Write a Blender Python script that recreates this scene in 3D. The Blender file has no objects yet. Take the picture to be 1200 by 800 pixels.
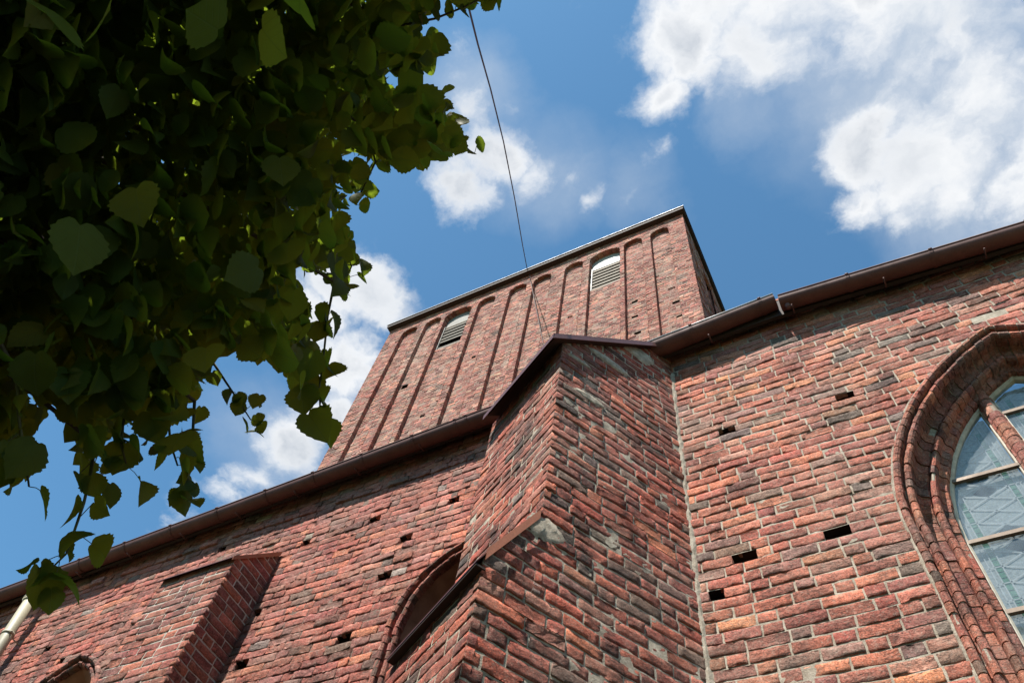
import bpy, math, random
import numpy as np
from math import sin, cos, tan, pi, sqrt, radians, atan2, acos
from mathutils import Vector, Matrix

rng = np.random.default_rng(7)
random.seed(7)
SC = bpy.context.scene
COL = SC.collection
D = 4.4            # metres from the camera to the aisle wall
CZ = 1.6           # eye height
DT = 8.5           # metres to the tower face

# ------------------------------------------------------------ camera
AZ, PIT, ROLL, FPX = radians(-37.8322), radians(60.9095), radians(13.5122), 940.0
_d = np.array([sin(AZ)*cos(PIT), cos(AZ)*cos(PIT), sin(PIT)])
_r = np.array([cos(AZ), -sin(AZ), 0.0]); _u = np.cross(_r, _d)
RR = cos(ROLL)*_r + sin(ROLL)*_u
UU = -sin(ROLL)*_r + cos(ROLL)*_u
def ray(x, y):
    return (x-600)*RR - (y-400)*UU + FPX*_d
def px_of(P):                       # P relative to the eye, (N,3)
    z = P @ _d
    return np.stack([600+FPX*(P@RR)/z, 400-FPX*(P@UU)/z, z], -1)
cam = bpy.data.cameras.new('camera'); co = bpy.data.objects.new('camera', cam); COL.objects.link(co)
M = Matrix(((RR[0], UU[0], -_d[0], 0), (RR[1], UU[1], -_d[1], 0), (RR[2], UU[2], -_d[2], CZ), (0, 0, 0, 1)))
co.matrix_world = M
cam.sensor_width = 36.0; cam.lens = 36.0*FPX/1200.0; cam.clip_start = 0.05; cam.clip_end = 3000
SC.camera = co

# ------------------------------------------------------------ sky, sun, exposure
SUN_EL, SUN_LEFT = radians(57.5), radians(9)     # sun behind the viewer, a little to the left
sdir = Vector((-sin(SUN_LEFT)*cos(SUN_EL), -cos(SUN_LEFT)*cos(SUN_EL), sin(SUN_EL)))
sl = bpy.data.lights.new('sun', 'SUN'); sl.energy = 5.0; sl.angle = radians(0.5); sl.color = (1.0, 0.955, 0.88)
so = bpy.data.objects.new('sun', sl); COL.objects.link(so)
so.rotation_euler = sdir.to_track_quat('Z', 'Y').to_euler(); so.location = (0, 0, 40)
SC.view_settings.view_transform = 'Standard'; SC.view_settings.look = 'None'
SC.view_settings.gamma = 1.0; SC.view_settings.use_curve_mapping = False
SC.view_settings.exposure = 1.0

world = bpy.data.worlds.new('World'); SC.world = world; world.use_nodes = True
class NT:
    """tiny helper to write node trees"""
    def __init__(s, tree): s.t = tree; s.n = tree.nodes; s.l = tree.links
    def node(s, typ, **kw):
        n = s.n.new(typ)
        for k, v in kw.items(): setattr(n, k, v)
        return n
    def put(s, sock, v):
        if isinstance(v, bpy.types.NodeSocket): s.l.new(v, sock)
        elif v is not None: sock.default_value = v
    def math(s, op, a, b=None, c=None, clamp=False):
        n = s.node('ShaderNodeMath', operation=op, use_clamp=clamp)
        for i, v in enumerate((a, b, c)): s.put(n.inputs[i], v) if v is not None else None
        return n.outputs[0]
    def vmath(s, op, a, b=None, out=0):
        n = s.node('ShaderNodeVectorMath', operation=op)
        s.put(n.inputs[0], a)
        if b is not None: s.put(n.inputs[3] if op == 'SCALE' else n.inputs[1], b)
        return n.outputs[out]
    def noise(s, vec, scale, detail=4, rough=.55, dist=0.0, out=0, dim='3D'):
        n = s.node('ShaderNodeTexNoise', noise_dimensions=dim)
        s.put(n.inputs['Vector'], vec); n.inputs['Scale'].default_value = scale
        n.inputs['Detail'].default_value = detail; n.inputs['Roughness'].default_value = rough
        n.inputs['Distortion'].default_value = dist
        return n.outputs[out]
    def ramp(s, f, stops, interp='LINEAR'):
        n = s.node('ShaderNodeValToRGB'); n.color_ramp.interpolation = interp
        e = n.color_ramp.elements
        while len(e) < len(stops): e.new(0.5)
        for i, (p, c) in enumerate(stops):
            e[i].position = p
            e[i].color = (c, c, c, 1) if isinstance(c, (int, float)) else (*c[:3], 1)
        s.put(n.inputs[0], f); return n.outputs[0]
    def mix(s, f, a, b, blend='MIX'):
        n = s.node('ShaderNodeMix', data_type='RGBA', blend_type=blend)
        s.put(n.inputs[0], f)
        for i, v in ((6, a), (7, b)):
            s.put(n.inputs[i], (*v[:3], 1) if isinstance(v, (tuple, list)) else v)
        return n.outputs[2]
    def maprange(s, v, a, b, c=0.0, d=1.0, smooth=False):
        n = s.node('ShaderNodeMapRange'); n.clamp = True
        if smooth: n.interpolation_type = 'SMOOTHSTEP'
        s.put(n.inputs[0], v)
        for i, q in enumerate((a, b, c, d)): n.inputs[i+1].default_value = q
        return n.outputs[0]

w = NT(world.node_tree); w.n.clear()
wo = w.node('ShaderNodeOutputWorld'); bg = w.node('ShaderNodeBackground'); w.l.new(bg.outputs[0], wo.inputs[0])
sky = w.node('ShaderNodeTexSky', sky_type='NISHITA'); sky.sun_disc = False
sky.sun_elevation = SUN_EL; sky.sun_rotation = atan2(sdir.x, sdir.y)
sky.air_density = 1.0; sky.dust_density = 0.6; sky.ozone_density = 2.0; sky.altitude = 100
SKY_S = 0.095
bg.inputs[1].default_value = SKY_S
tc = w.node('ShaderNodeTexCoord')
sep = w.node('ShaderNodeSeparateXYZ'); w.l.new(tc.outputs['Generated'], sep.inputs[0])
zz = w.math('MAXIMUM', sep.outputs[2], 0.12)
cmb = w.node('ShaderNodeCombineXYZ')
w.l.new(w.math('DIVIDE', sep.outputs[0], zz), cmb.inputs[0]); w.l.new(w.math('DIVIDE', sep.outputs[1], zz), cmb.inputs[1])
lay = cmb.outputs[0]                                  # position on a flat cloud layer, one unit high
wn = w.noise(lay, 6.0, 6, .6, out=1)
warp = w.vmath('ADD', lay, w.vmath('SCALE', w.vmath('SUBTRACT', wn, (0.5, 0.5, 0.5)), 0.14))
def lp(x, y):
    v = ray(x, y); return (v[0]/v[2], v[1]/v[2])
blobs = [  # places on the cloud layer, found from sight lines: x, y, radius, weight
 (900,-60,150,.95), (1010,-50,130,.8), (800,40,75,.95), (775,110,55,.85), (768,175,32,.6), (880,50,80,.85), (835,80,50,.75), (1020,30,90,.62), (1130,40,110,.62), (1190,210,60,.7),
 (1080,60,90,.55), (1150,120,80,.8), (1020,185,66,.9), (1100,190,84,1), (1008,245,42,.8), (1120,235,46,.75), (1060,225,50,.8), (1230,160,80,.8), (1060,265,32,.6),
 (845,110,36,.6), (925,225,13,.42),
 (540,215,42,.8), (575,180,44,.72), (560,130,36,.55), (538,90,24,.5), (615,205,36,.6), (650,212,26,.5), (690,240,22,.45), (545,45,24,.45), (735,235,20,.3), (605,120,30,.30), (545,60,28,.5),
 (440,345,58,.95), (400,340,55,.9), (365,380,60,.95), (400,430,55,1), (340,530,48,.85), (385,490,42,.9), (305,570,36,.7), (270,590,26,.5), (380,300,30,.5),
 (165,577,14,.42), (205,605,40,.5), (525,310,22,.3), (700,0,26,.45)]
veils = [(1080,10,250,1), (1230,90,240,1), (960,20,150,.95), (1150,210,140,.8), (1130,110,130,.95), (1000,110,60,.7), (640,205,85,.40), (560,110,75,.40), (740,215,60,.25), (330,530,90,.4), (880,130,60,.4)]
acc = None
for (bx, by, br, bw) in blobs:
    c0 = np.array(lp(bx, by)); c1 = np.array(lp(bx+br, by)); c2 = np.array(lp(bx, by+br))
    rad = 0.5*(np.linalg.norm(c1-c0)+np.linalg.norm(c2-c0))
    dd = w.vmath('DISTANCE', warp, (float(c0[0]), float(c0[1]), 0.0), out=1)
    v = w.math('MULTIPLY_ADD', dd, -bw/(1.5*rad), bw*1.0)
    acc = v if acc is None else w.math('MAXIMUM', acc, v)
for (c0x, c0y, rad, bw) in ((.6,-2.0,.5,.9),(-1.6,-2.6,.6,.9),(2.4,-.9,.5,.8),(-.3,-4.2,.9,.9)):   # unseen clouds added behind the viewer, for reflections in the window glass
    dd = w.vmath('DISTANCE', warp, (c0x, c0y, 0.0), out=1)
    acc = w.math('MAXIMUM', acc, w.math('MULTIPLY_ADD', dd, -bw/(1.5*rad), bw*1.0))
vac = None
for (bx, by, br, bw) in veils:
    c0 = np.array(lp(bx, by)); c1 = np.array(lp(bx+br, by)); c2 = np.array(lp(bx, by+br)); rad = 0.5*(np.linalg.norm(c1-c0)+np.linalg.norm(c2-c0))
    dd = w.vmath('DISTANCE', warp, (float(c0[0]), float(c0[1]), 0.0), out=1)
    v = w.math('MULTIPLY', w.maprange(dd, 0.0, rad*1.15, 1.0, 0.0, smooth=True), bw)
    vac = v if vac is None else w.math('MAXIMUM', vac, v)
vmask = w.math('MULTIPLY', w.math('POWER', vac, .7), w.maprange(w.noise(warp, 7, 7, .55), .28, .62, .35, 1.0), clamp=True)
fine = w.noise(warp, 9.0, 9, .58)
finer = w.noise(lay, 26.0, 6, .65)
dens = w.math('ADD', acc, w.math('MULTIPLY', w.math('SUBTRACT', fine, 0.5), 1.15))
dens = w.math('ADD', dens, w.math('MULTIPLY', w.math('SUBTRACT', finer, 0.5), 0.20))
cmask = w.maprange(dens, 0.24, 0.70, smooth=True)
thick = w.maprange(w.math('ADD', dens, w.math('MULTIPLY', w.math('SUBTRACT', w.noise(lay, 3.2, 5, .6), .5), 1.2)), 0.62, 1.10)
shape = w.noise(warp, 5.5, 6, .55)
k = 1/SKY_S
ccol = w.mix(thick, (0.485*k, 0.492*k, 0.50*k), (0.245*k, 0.272*k, 0.312*k))
ccol = w.mix(w.maprange(shape, .50, .66), ccol, (0.42*k, 0.435*k, 0.455*k))
hsv = w.node('ShaderNodeHueSaturation'); w.l.new(sky.outputs[0], hsv.inputs['Color'])
hsv.inputs['Saturation'].default_value = 1.0; hsv.inputs['Value'].default_value = 1.0
skycol = w.mix(1.0, hsv.outputs[0], (0.62, 0.98, 1.02), 'MULTIPLY')
skycol = w.mix(vmask, skycol, (0.325*k, 0.360*k, 0.405*k))
w.l.new(w.mix(w.math('MULTIPLY', cmask, 0.97), skycol, ccol), bg.inputs[0])

# ------------------------------------------------------------ small helpers
def tag(o, label=None, cat=None, group=None, kind=None):
    if label: o['label'] = label
    if cat: o['category'] = cat
    if group: o['group'] = group
    if kind: o['kind'] = kind
    return o
def W(x, y, z): return np.array([x*D, y*D, z*D+CZ])
def T(x, z, y=0.0): return np.array([x*DT, DT+y, z*DT+CZ])

class G:
    """growing mesh: vertices, quads/tris, a colour per vertex, a material slot per face"""
    def __init__(s): s.v = []; s.c = []; s.f = []; s.m = []; s.sm = []; s.n = 0
    def add(s, V, F, col=(.5, .5, .5), mat=0, smooth=False):
        V = np.asarray(V, float).reshape(-1, 3); F = np.asarray(F, int)
        C_ = np.asarray(col, float)
        if C_.ndim == 1: C_ = np.tile(C_, (len(V), 1))
        s.v.append(V); s.c.append(C_); s.f.append(F+s.n)
        s.m.append(np.full(len(F), mat)); s.sm.append(np.full(len(F), smooth)); s.n += len(V)
    def quad(s, a, b, c, d, col=(.5, .5, .5), mat=0): s.add([a, b, c, d], [[0, 1, 2, 3]], col, mat)
    def box(s, lo, hi, col=(.5, .5, .5), mat=0):
        x0, y0, z0 = lo; x1, y1, z1 = hi
        V = [(x0,y0,z0),(x1,y0,z0),(x1,y1,z0),(x0,y1,z0),(x0,y0,z1),(x1,y0,z1),(x1,y1,z1),(x0,y1,z1)]
        s.add(V, BOXF, col, mat)
    def hexa(s, V, col=(.5, .5, .5), mat=0): s.add(V, BOXF, col, mat)
    def tube(s, pts, rad, n=8, col=(.5,.5,.5), mat=0, caps=True):
        pts = [np.asarray(p, float) for p in pts]
        rad = [rad]*len(pts) if isinstance(rad, (int, float)) else rad
        V = []; prev = None
        for i, p in enumerate(pts):
            t = pts[min(i+1, len(pts)-1)]-pts[max(i-1, 0)]; t /= (np.linalg.norm(t)+1e-9)
            if prev is None:
                a = np.cross(t, [0, 0, 1.0])
                if np.linalg.norm(a) < .1: a = np.cross(t, [1.0, 0, 0])
            else: a = prev-t*(prev@t)
            a /= np.linalg.norm(a); prev = a; b = np.cross(t, a)
            for k_ in range(n):
                q = 2*pi*k_/n; V.append(p+rad[i]*(cos(q)*a+sin(q)*b))
        F = [[i*n+k_, i*n+(k_+1) % n, (i+1)*n+(k_+1) % n, (i+1)*n+k_] for i in range(len(pts)-1) for k_ in range(n)]
        if caps:
            V.append(pts[0]); V.append(pts[-1]); a0 = len(pts)*n; L = (len(pts)-1)*n
            F += [[a0, (k_+1) % n, k_, k_] for k_ in range(n)]; F += [[a0+1, L+k_, L+(k_+1) % n, L+(k_+1) % n] for k_ in range(n)]
            F = [f for f in F]
        s.add(V, F, col, mat, True)
    def build(s, name, mats, parent=None):
        V = np.concatenate(s.v); C_ = np.concatenate(s.c)
        me = bpy.data.meshes.new(name)
        F = []; Mi = []; Sm = []
        sizes = []; flat = []
        for f, m, q in zip(s.f, s.m, s.sm):
            if f.shape[1] == 4:
                tri = (f[:, 2] == f[:, 3])
                if tri.any():
                    for sel, cnt in ((~tri, 4), (tri, 3)):
                        ff = f[sel][:, :cnt]
                        if len(ff): flat.append(ff.ravel()); sizes.append(np.full(len(ff), cnt)); Mi.append(m[sel]); Sm.append(q[sel])
                    continue
            flat.append(f.ravel()); sizes.append(np.full(len(f), f.shape[1])); Mi.append(m); Sm.append(q)
        flat = np.concatenate(flat); sizes = np.concatenate(sizes); Mi = np.concatenate(Mi); Sm = np.concatenate(Sm)
        me.vertices.add(len(V)); me.vertices.foreach_set('co', V.ravel())
        me.loops.add(len(flat)); me.loops.foreach_set('vertex_index', flat)
        me.polygons.add(len(sizes)); st = np.concatenate([[0], np.cumsum(sizes)[:-1]])
        me.polygons.foreach_set('loop_start', st.astype(np.int32)); me.polygons.foreach_set('loop_total', sizes.astype(np.int32))
        me.polygons.foreach_set('material_index', Mi.astype(np.int32)); me.polygons.foreach_set('use_smooth', Sm.astype(bool))
        me.update(calc_edges=True); me.validate()
        at = me.color_attributes.new('tint', 'FLOAT_COLOR', 'POINT')
        if len(me.vertices) == len(V):
            at.data.foreach_set('color', np.c_[C_[:, :3], np.ones(len(C_))].ravel().astype(np.float32))
        for m in mats: me.materials.append(m)
        o = bpy.data.objects.new(name, me); COL.objects.link(o)
        if parent is not None: o.parent = parent
        return o
BOXF = [[0,3,2,1],[4,5,6,7],[0,1,5,4],[1,2,6,5],[2,3,7,6],[3,0,4,7]]

def vnoise(P, seed=0):
    """value noise in numpy, P (N,3) -> 0..1"""
    P = np.asarray(P, float)+seed*17.31+1000; I = np.floor(P).astype(np.int64); f = P-I; f = f*f*(3-2*f)
    def h(a):
        n = a[:, 0]*374761393+a[:, 1]*668265263+a[:, 2]*2147483647+seed*1274126177
        n = (n ^ (n >> 13))*1274126177; n = n & 0xffffffff; n = (n ^ (n >> 16)) & 0xffffffff
        n = (n*2246822519) & 0xffffffff; n ^= (n >> 13)
        return (n & 0xffffff)/0xffffff
    r = 0
    for dx in (0, 1):
        for dy in (0, 1):
            for dz in (0, 1):
                wt = (f[:, 0] if dx else 1-f[:, 0])*(f[:, 1] if dy else 1-f[:, 1])*(f[:, 2] if dz else 1-f[:, 2])
                r = r+wt*h(I+np.array([dx, dy, dz]))
    return r
def wob(P):
    """the gentle unevenness of hand laid courses, shared by all faces so corners meet"""
    q = P[..., 0]+P[..., 1]; z = P[..., 2]
    return 0.010*np.sin(1.15*q+.6*z)+0.006*np.sin(3.3*q+1.7*z+1)+0.004*np.sin(8.1*q+.9*z+2)

# ------------------------------------------------------------ materials
def newmat(name):
    m = bpy.data.materials.new(name); m.use_nodes = True
    t = NT(m.node_tree); t.n.clear()
    o = t.node('ShaderNodeOutputMaterial'); b = t.node('ShaderNodeBsdfPrincipled'); t.l.new(b.outputs[0], o.inputs[0])
    return m, t, b, o
def coords(t):
    g = t.node('ShaderNodeNewGeometry'); return g.outputs['Position']
def bump(t, b, h, strength=.5, dist=.01):
    n = t.node('ShaderNodeBump'); n.inputs['Strength'].default_value = strength; n.inputs['Distance'].default_value = dist
    t.put(n.inputs['Height'], h); t.l.new(n.outputs[0], b.inputs['Normal'])
def brick_mat(name, lime=.25, soot=.25, limecol=(.34, .29, .235), bs=1.0, streak=0.0, film=.30):
    m, t, b, o = newmat(name); P = coords(t)
    a = t.node('ShaderNodeAttribute'); a.attribute_name = 'tint'; c = a.outputs['Color']
    n1 = t.noise(P, 22, 6, .65); n2 = t.noise(P, 90, 4, .6); n3 = t.noise(P, 3.1, 5, .62); n4 = t.noise(P, 9, 5, .7, .4); n5 = t.noise(P, 240, 3, .6)
    c = t.mix(1.0, c, t.ramp(n1, [(.25, .62), (.5, 1.0), (.75, 1.42)]), 'MULTIPLY')
    c = t.mix(1.0, c, t.ramp(n2, [(.3, .48), (.5, 1.0), (.70, 1.55)]), 'MULTIPLY')
    n6 = t.noise(P, 48, 6, .78, .5); n7 = t.noise(P, 1.3, 6, .66)
    c = t.mix(t.math('MULTIPLY', t.maprange(n7, .44, .62), film, clamp=True), c, (.255, .185, .150))
    c = t.mix(t.math('MULTIPLY', t.maprange(n6, .51, .64), lime*1.9, clamp=True), c, limecol)
    # lime washed out of the joints, and old dark crust, both in patches with shapes of their own
    f = t.math('MULTIPLY', t.maprange(t.math('ADD', t.math('MULTIPLY', n4, .6), t.math('MULTIPLY', n1, .5)), .58, .72), lime*1.5, clamp=True)
    c = t.mix(f, c, limecol)
    f2 = t.math('MULTIPLY', t.maprange(t.math('ADD', t.math('MULTIPLY', n3, .7), t.math('MULTIPLY', n2, .35)), .55, .68), soot*2.0, clamp=True)
    c = t.mix(f2, c, (.052, .042, .038))
    if streak:      # lime and dirt washed down the face by rain
        ms = t.node('ShaderNodeMapping'); ms.inputs['Scale'].default_value = (1, 1, .16); t.l.new(P, ms.inputs['Vector'])
        ns = t.noise(ms.outputs[0], 1.6, 5, .6); nb_ = t.noise(P, .8, 4, .6)
        c = t.mix(t.math('MULTIPLY', t.maprange(ns, .54, .70), t.math('MULTIPLY', t.maprange(n1, .35, .6), streak), clamp=True), c, (.42, .35, .28))
        c = t.mix(t.math('MULTIPLY', t.maprange(nb_, .55, .72), streak*.7, clamp=True), c, (.15, .085, .068))
        c = t.mix(t.math('MULTIPLY', t.maprange(ns, .44, .34), streak*.6, clamp=True), c, (.24, .068, .05))
    mp = t.node('ShaderNodeMapping'); mp.inputs['Scale'].default_value = (1, 1, 3.4); t.l.new(P, mp.inputs['Vector'])
    nc = t.noise(mp.outputs[0], 11, 5, .7, .6); crk = t.maprange(t.math('ABSOLUTE', t.math('SUBTRACT', nc, .5)), .0, .022, 1.0, 0.0)
    crk = t.math('MULTIPLY', crk, t.maprange(n3, .42, .58), clamp=True)
    c = t.mix(t.math('MULTIPLY', crk, .85), c, (.035, .022, .018))
    pit = t.maprange(t.noise(P, 62, 5, .72), .60, .68); c = t.mix(t.math('MULTIPLY', pit, .72), c, (.05, .032, .028))
    t.l.new(c, b.inputs['Base Color']); b.inputs['Roughness'].default_value = .88; b.inputs['Specular IOR Level'].default_value = .25
    h = t.math('ADD', t.math('MULTIPLY', n1, .8), t.math('ADD', t.math('MULTIPLY', n2, .6), t.math('MULTIPLY', n5, .16)))
    h = t.math('SUBTRACT', h, t.math('ADD', t.math('MULTIPLY', crk, .5), t.math('MULTIPLY', pit, .45)))
    bump(t, b, h, .9*bs, .011)
    return m
def mortar_mat(name, col=(.42, .385, .33), dark=(.22, .19, .16)):
    m, t, b, o = newmat(name); P = coords(t)
    n1 = t.noise(P, 14, 6, .65); n2 = t.noise(P, 120, 4, .6); n3 = t.noise(P, 2.2, 4, .6)
    c = t.mix(t.maprange(n1, .38, .62), dark, col)
    c = t.mix(1.0, c, t.ramp(n2, [(.3, .75), (.7, 1.25)]), 'MULTIPLY')
    c = t.mix(t.maprange(n3, .5, .72, 0, .45), c, (.17, .13, .105))
    t.l.new(c, b.inputs['Base Color']); b.inputs['Roughness'].default_value = .95; b.inputs['Specular IOR Level'].default_value = .15
    bump(t, b, t.math('ADD', t.math('MULTIPLY', n1, .8), t.math('MULTIPLY', n2, .5)), .9, .012)
    return m
def metal_mat(name, col, rough=.4, metallic=0.0, dirt=.35, dirtcol=(.03, .022, .02), spec=.5):
    m, t, b, o = newmat(name); P = coords(t)
    n1 = t.noise(P, 6, 6, .65); n2 = t.noise(P, 60, 4, .6)
    c = t.mix(t.maprange(n1, .42, .7, 0, dirt), col, dirtcol)
    c = t.mix(1.0, c, t.ramp(n2, [(.3, .86), (.7, 1.14)]), 'MULTIPLY')
    t.l.new(c, b.inputs['Base Color']); b.inputs['Metallic'].default_value = metallic
    t.l.new(t.maprange(n1, .3, .7, rough-.08, rough+.15), b.inputs['Roughness']); b.inputs['Specular IOR Level'].default_value = spec
    bump(t, b, n1, .15, .01)
    return m
def plain_mat(name, col, rough=.7, var=.2, scale=12, bumpd=.004):
    m, t, b, o = newmat(name); P = coords(t)
    n1 = t.noise(P, scale, 6, .62)
    c = t.mix(1.0, col, t.ramp(n1, [(.28, 1-var), (.72, 1+var)]), 'MULTIPLY')
    t.l.new(c, b.inputs['Base Color']); b.inputs['Roughness'].default_value = rough; b.inputs['Specular IOR Level'].default_value = .3
    bump(t, b, n1, .4, bumpd)
    return m

MB_RIGHT = brick_mat('old_red_brick', .24, .22, bs=1.0)
MB_LEFT = brick_mat('weathered_red_brick', .18, .28)
MB_BUT = brick_mat('buttress_brick', .18, .50)
MB_TOW = brick_mat('tower_brick', .28, .14, limecol=(.38, .29, .23), streak=.62, film=.05)
MM_LIGHT = mortar_mat('lime_mortar', (.40, .35, .285), (.27, .225, .175))
MM_DARK = mortar_mat('eroded_mortar', (.24, .165, .13), (.13, .085, .068))
MM_TOW = mortar_mat('tower_mortar', (.31, .225, .175), (.22, .145, .115))
MM_BUT = mortar_mat('grey_mortar', (.47, .41, .33), (.27, .23, .18))
M_GUT = metal_mat('brown_gutter_paint', (.125, .052, .042), .58, 0, .5, (.055, .028, .024), .3)
M_LIP = metal_mat('bare_zinc', (.34, .34, .35), .5, .4, .3, (.15, .13, .12))
M_FLASH = metal_mat('brown_sheet_metal', (.115, .040, .030), .42, 0, .5, (.035, .018, .015))
M_TERRA = metal_mat('terracotta_sheet', (.36, .125, .062), .55, 0, .35, (.16, .06, .035))
M_SOFFIT = plain_mat('dark_stained_board', (.035, .022, .018), .75)
M_CREAM = metal_mat('cream_pipe_paint', (.30, .265, .18), .5, 0, .35, (.26, .22, .15))
M_WHITE = plain_mat('white_paint', (.31, .30, .275), .55, .08)
M_SLAT = plain_mat('grey_weathered_wood', (.17, .14, .105), .8, .35, 9)
M_SLAT2 = plain_mat('dark_weathered_wood', (.115, .10, .08), .85, .35, 9)
M_SHADEW = plain_mat('shaded_white_paint', (.19, .18, .16), .7, .3)  # white of the left louvre head, greyed for the shade of its reveal
M_BAR = metal_mat('glazing_bar_metal', (.15, .10, .065), .5, .2, .3, (.08, .05, .04))
M_PUTTY = plain_mat('window_putty', (.50, .45, .37), .8, .25, 20)
M_PLAST = plain_mat('reddish_plaster', (.33, .145, .092), .9, .35, 5, .01)
M_STONE = plain_mat('grey_stone_rim', (.30, .265, .22), .9, .35, 15, .01)
M_DARKG = plain_mat('dark_window_pane', (.012, .014, .016), .15, .2)
M_CAV = plain_mat('hole_shade', (.016, .011, .009), .95, .3)  # near black: the shade inside holes and behind slats, put into the colour
M_TILE = plain_mat('clay_roof_tile', (.27, .085, .05), .8, .35, 7, .01)
M_CABLE = plain_mat('dark_cable', (.035, .035, .04), .6, .1)
M_WIRE = plain_mat('rusty_wire', (.09, .05, .04), .7, .2)

def palette(kind, n):
    sets = {
     'arch': ([(.34,.118,.080),(.29,.095,.068),(.38,.140,.088),(.24,.088,.070),(.17,.095,.078)], [.34,.28,.18,.14,.06]),
     'right': ([(.335,.117,.080),(.29,.092,.068),(.40,.150,.092),(.25,.090,.072),(.185,.110,.090),(.140,.112,.100),(.33,.165,.130),(.46,.19,.105)], [.27,.25,.12,.14,.08,.04,.07,.03]),
     'left': ([(.32,.098,.072),(.275,.083,.064),(.38,.130,.082),(.235,.078,.064),(.17,.090,.074),(.30,.128,.105),(.27,.23,.20)], [.29,.28,.12,.14,.05,.11,.01]),
     'but': ([(.335,.088,.058),(.285,.074,.052),(.39,.118,.068),(.215,.066,.050),(.13,.072,.058),(.115,.09,.078),(.29,.12,.09)], [.28,.25,.12,.15,.08,.04,.08]),
     'pil': ([(.36,.12,.08),(.30,.10,.075),(.27,.085,.07),(.22,.08,.07)], [.35,.3,.2,.15]),
     'tow': ([(.36,.135,.10),(.30,.105,.082),(.40,.19,.135),(.24,.095,.08),(.36,.22,.17),(.19,.12,.10)], [.27,.23,.15,.15,.12,.08])}
    cs, p = sets[kind]; cs = np.array(cs); p = np.array(p)/sum(p)
    c = cs[rng.choice(len(cs), n, p=p)]
    return c*(.88 if kind == 'tow' else 1.02)*np.array([1.06, .96, .90])*rng.uniform(.80, 1.2, (n, 1))*rng.uniform(.93, 1.07, (n, 3))

# ------------------------------------------------------------ brick laying
class Face:
    """one plane of masonry: u along, z up, w outward"""
    def __init__(s, org, udir, nrm):
        s.o = np.array(org, float); s.u = np.array(udir, float)/np.linalg.norm(udir); s.nn = np.array(nrm, float)/np.linalg.norm(nrm)
    def P(s, u, z, w_=0.0):
        u, z, w_ = np.broadcast_arrays(np.asarray(u, float), np.asarray(z, float), np.asarray(w_, float))
        p = s.o+u[..., None]*s.u+w_[..., None]*s.nn
        p = p.copy(); p[..., 2] = z; return p

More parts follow.
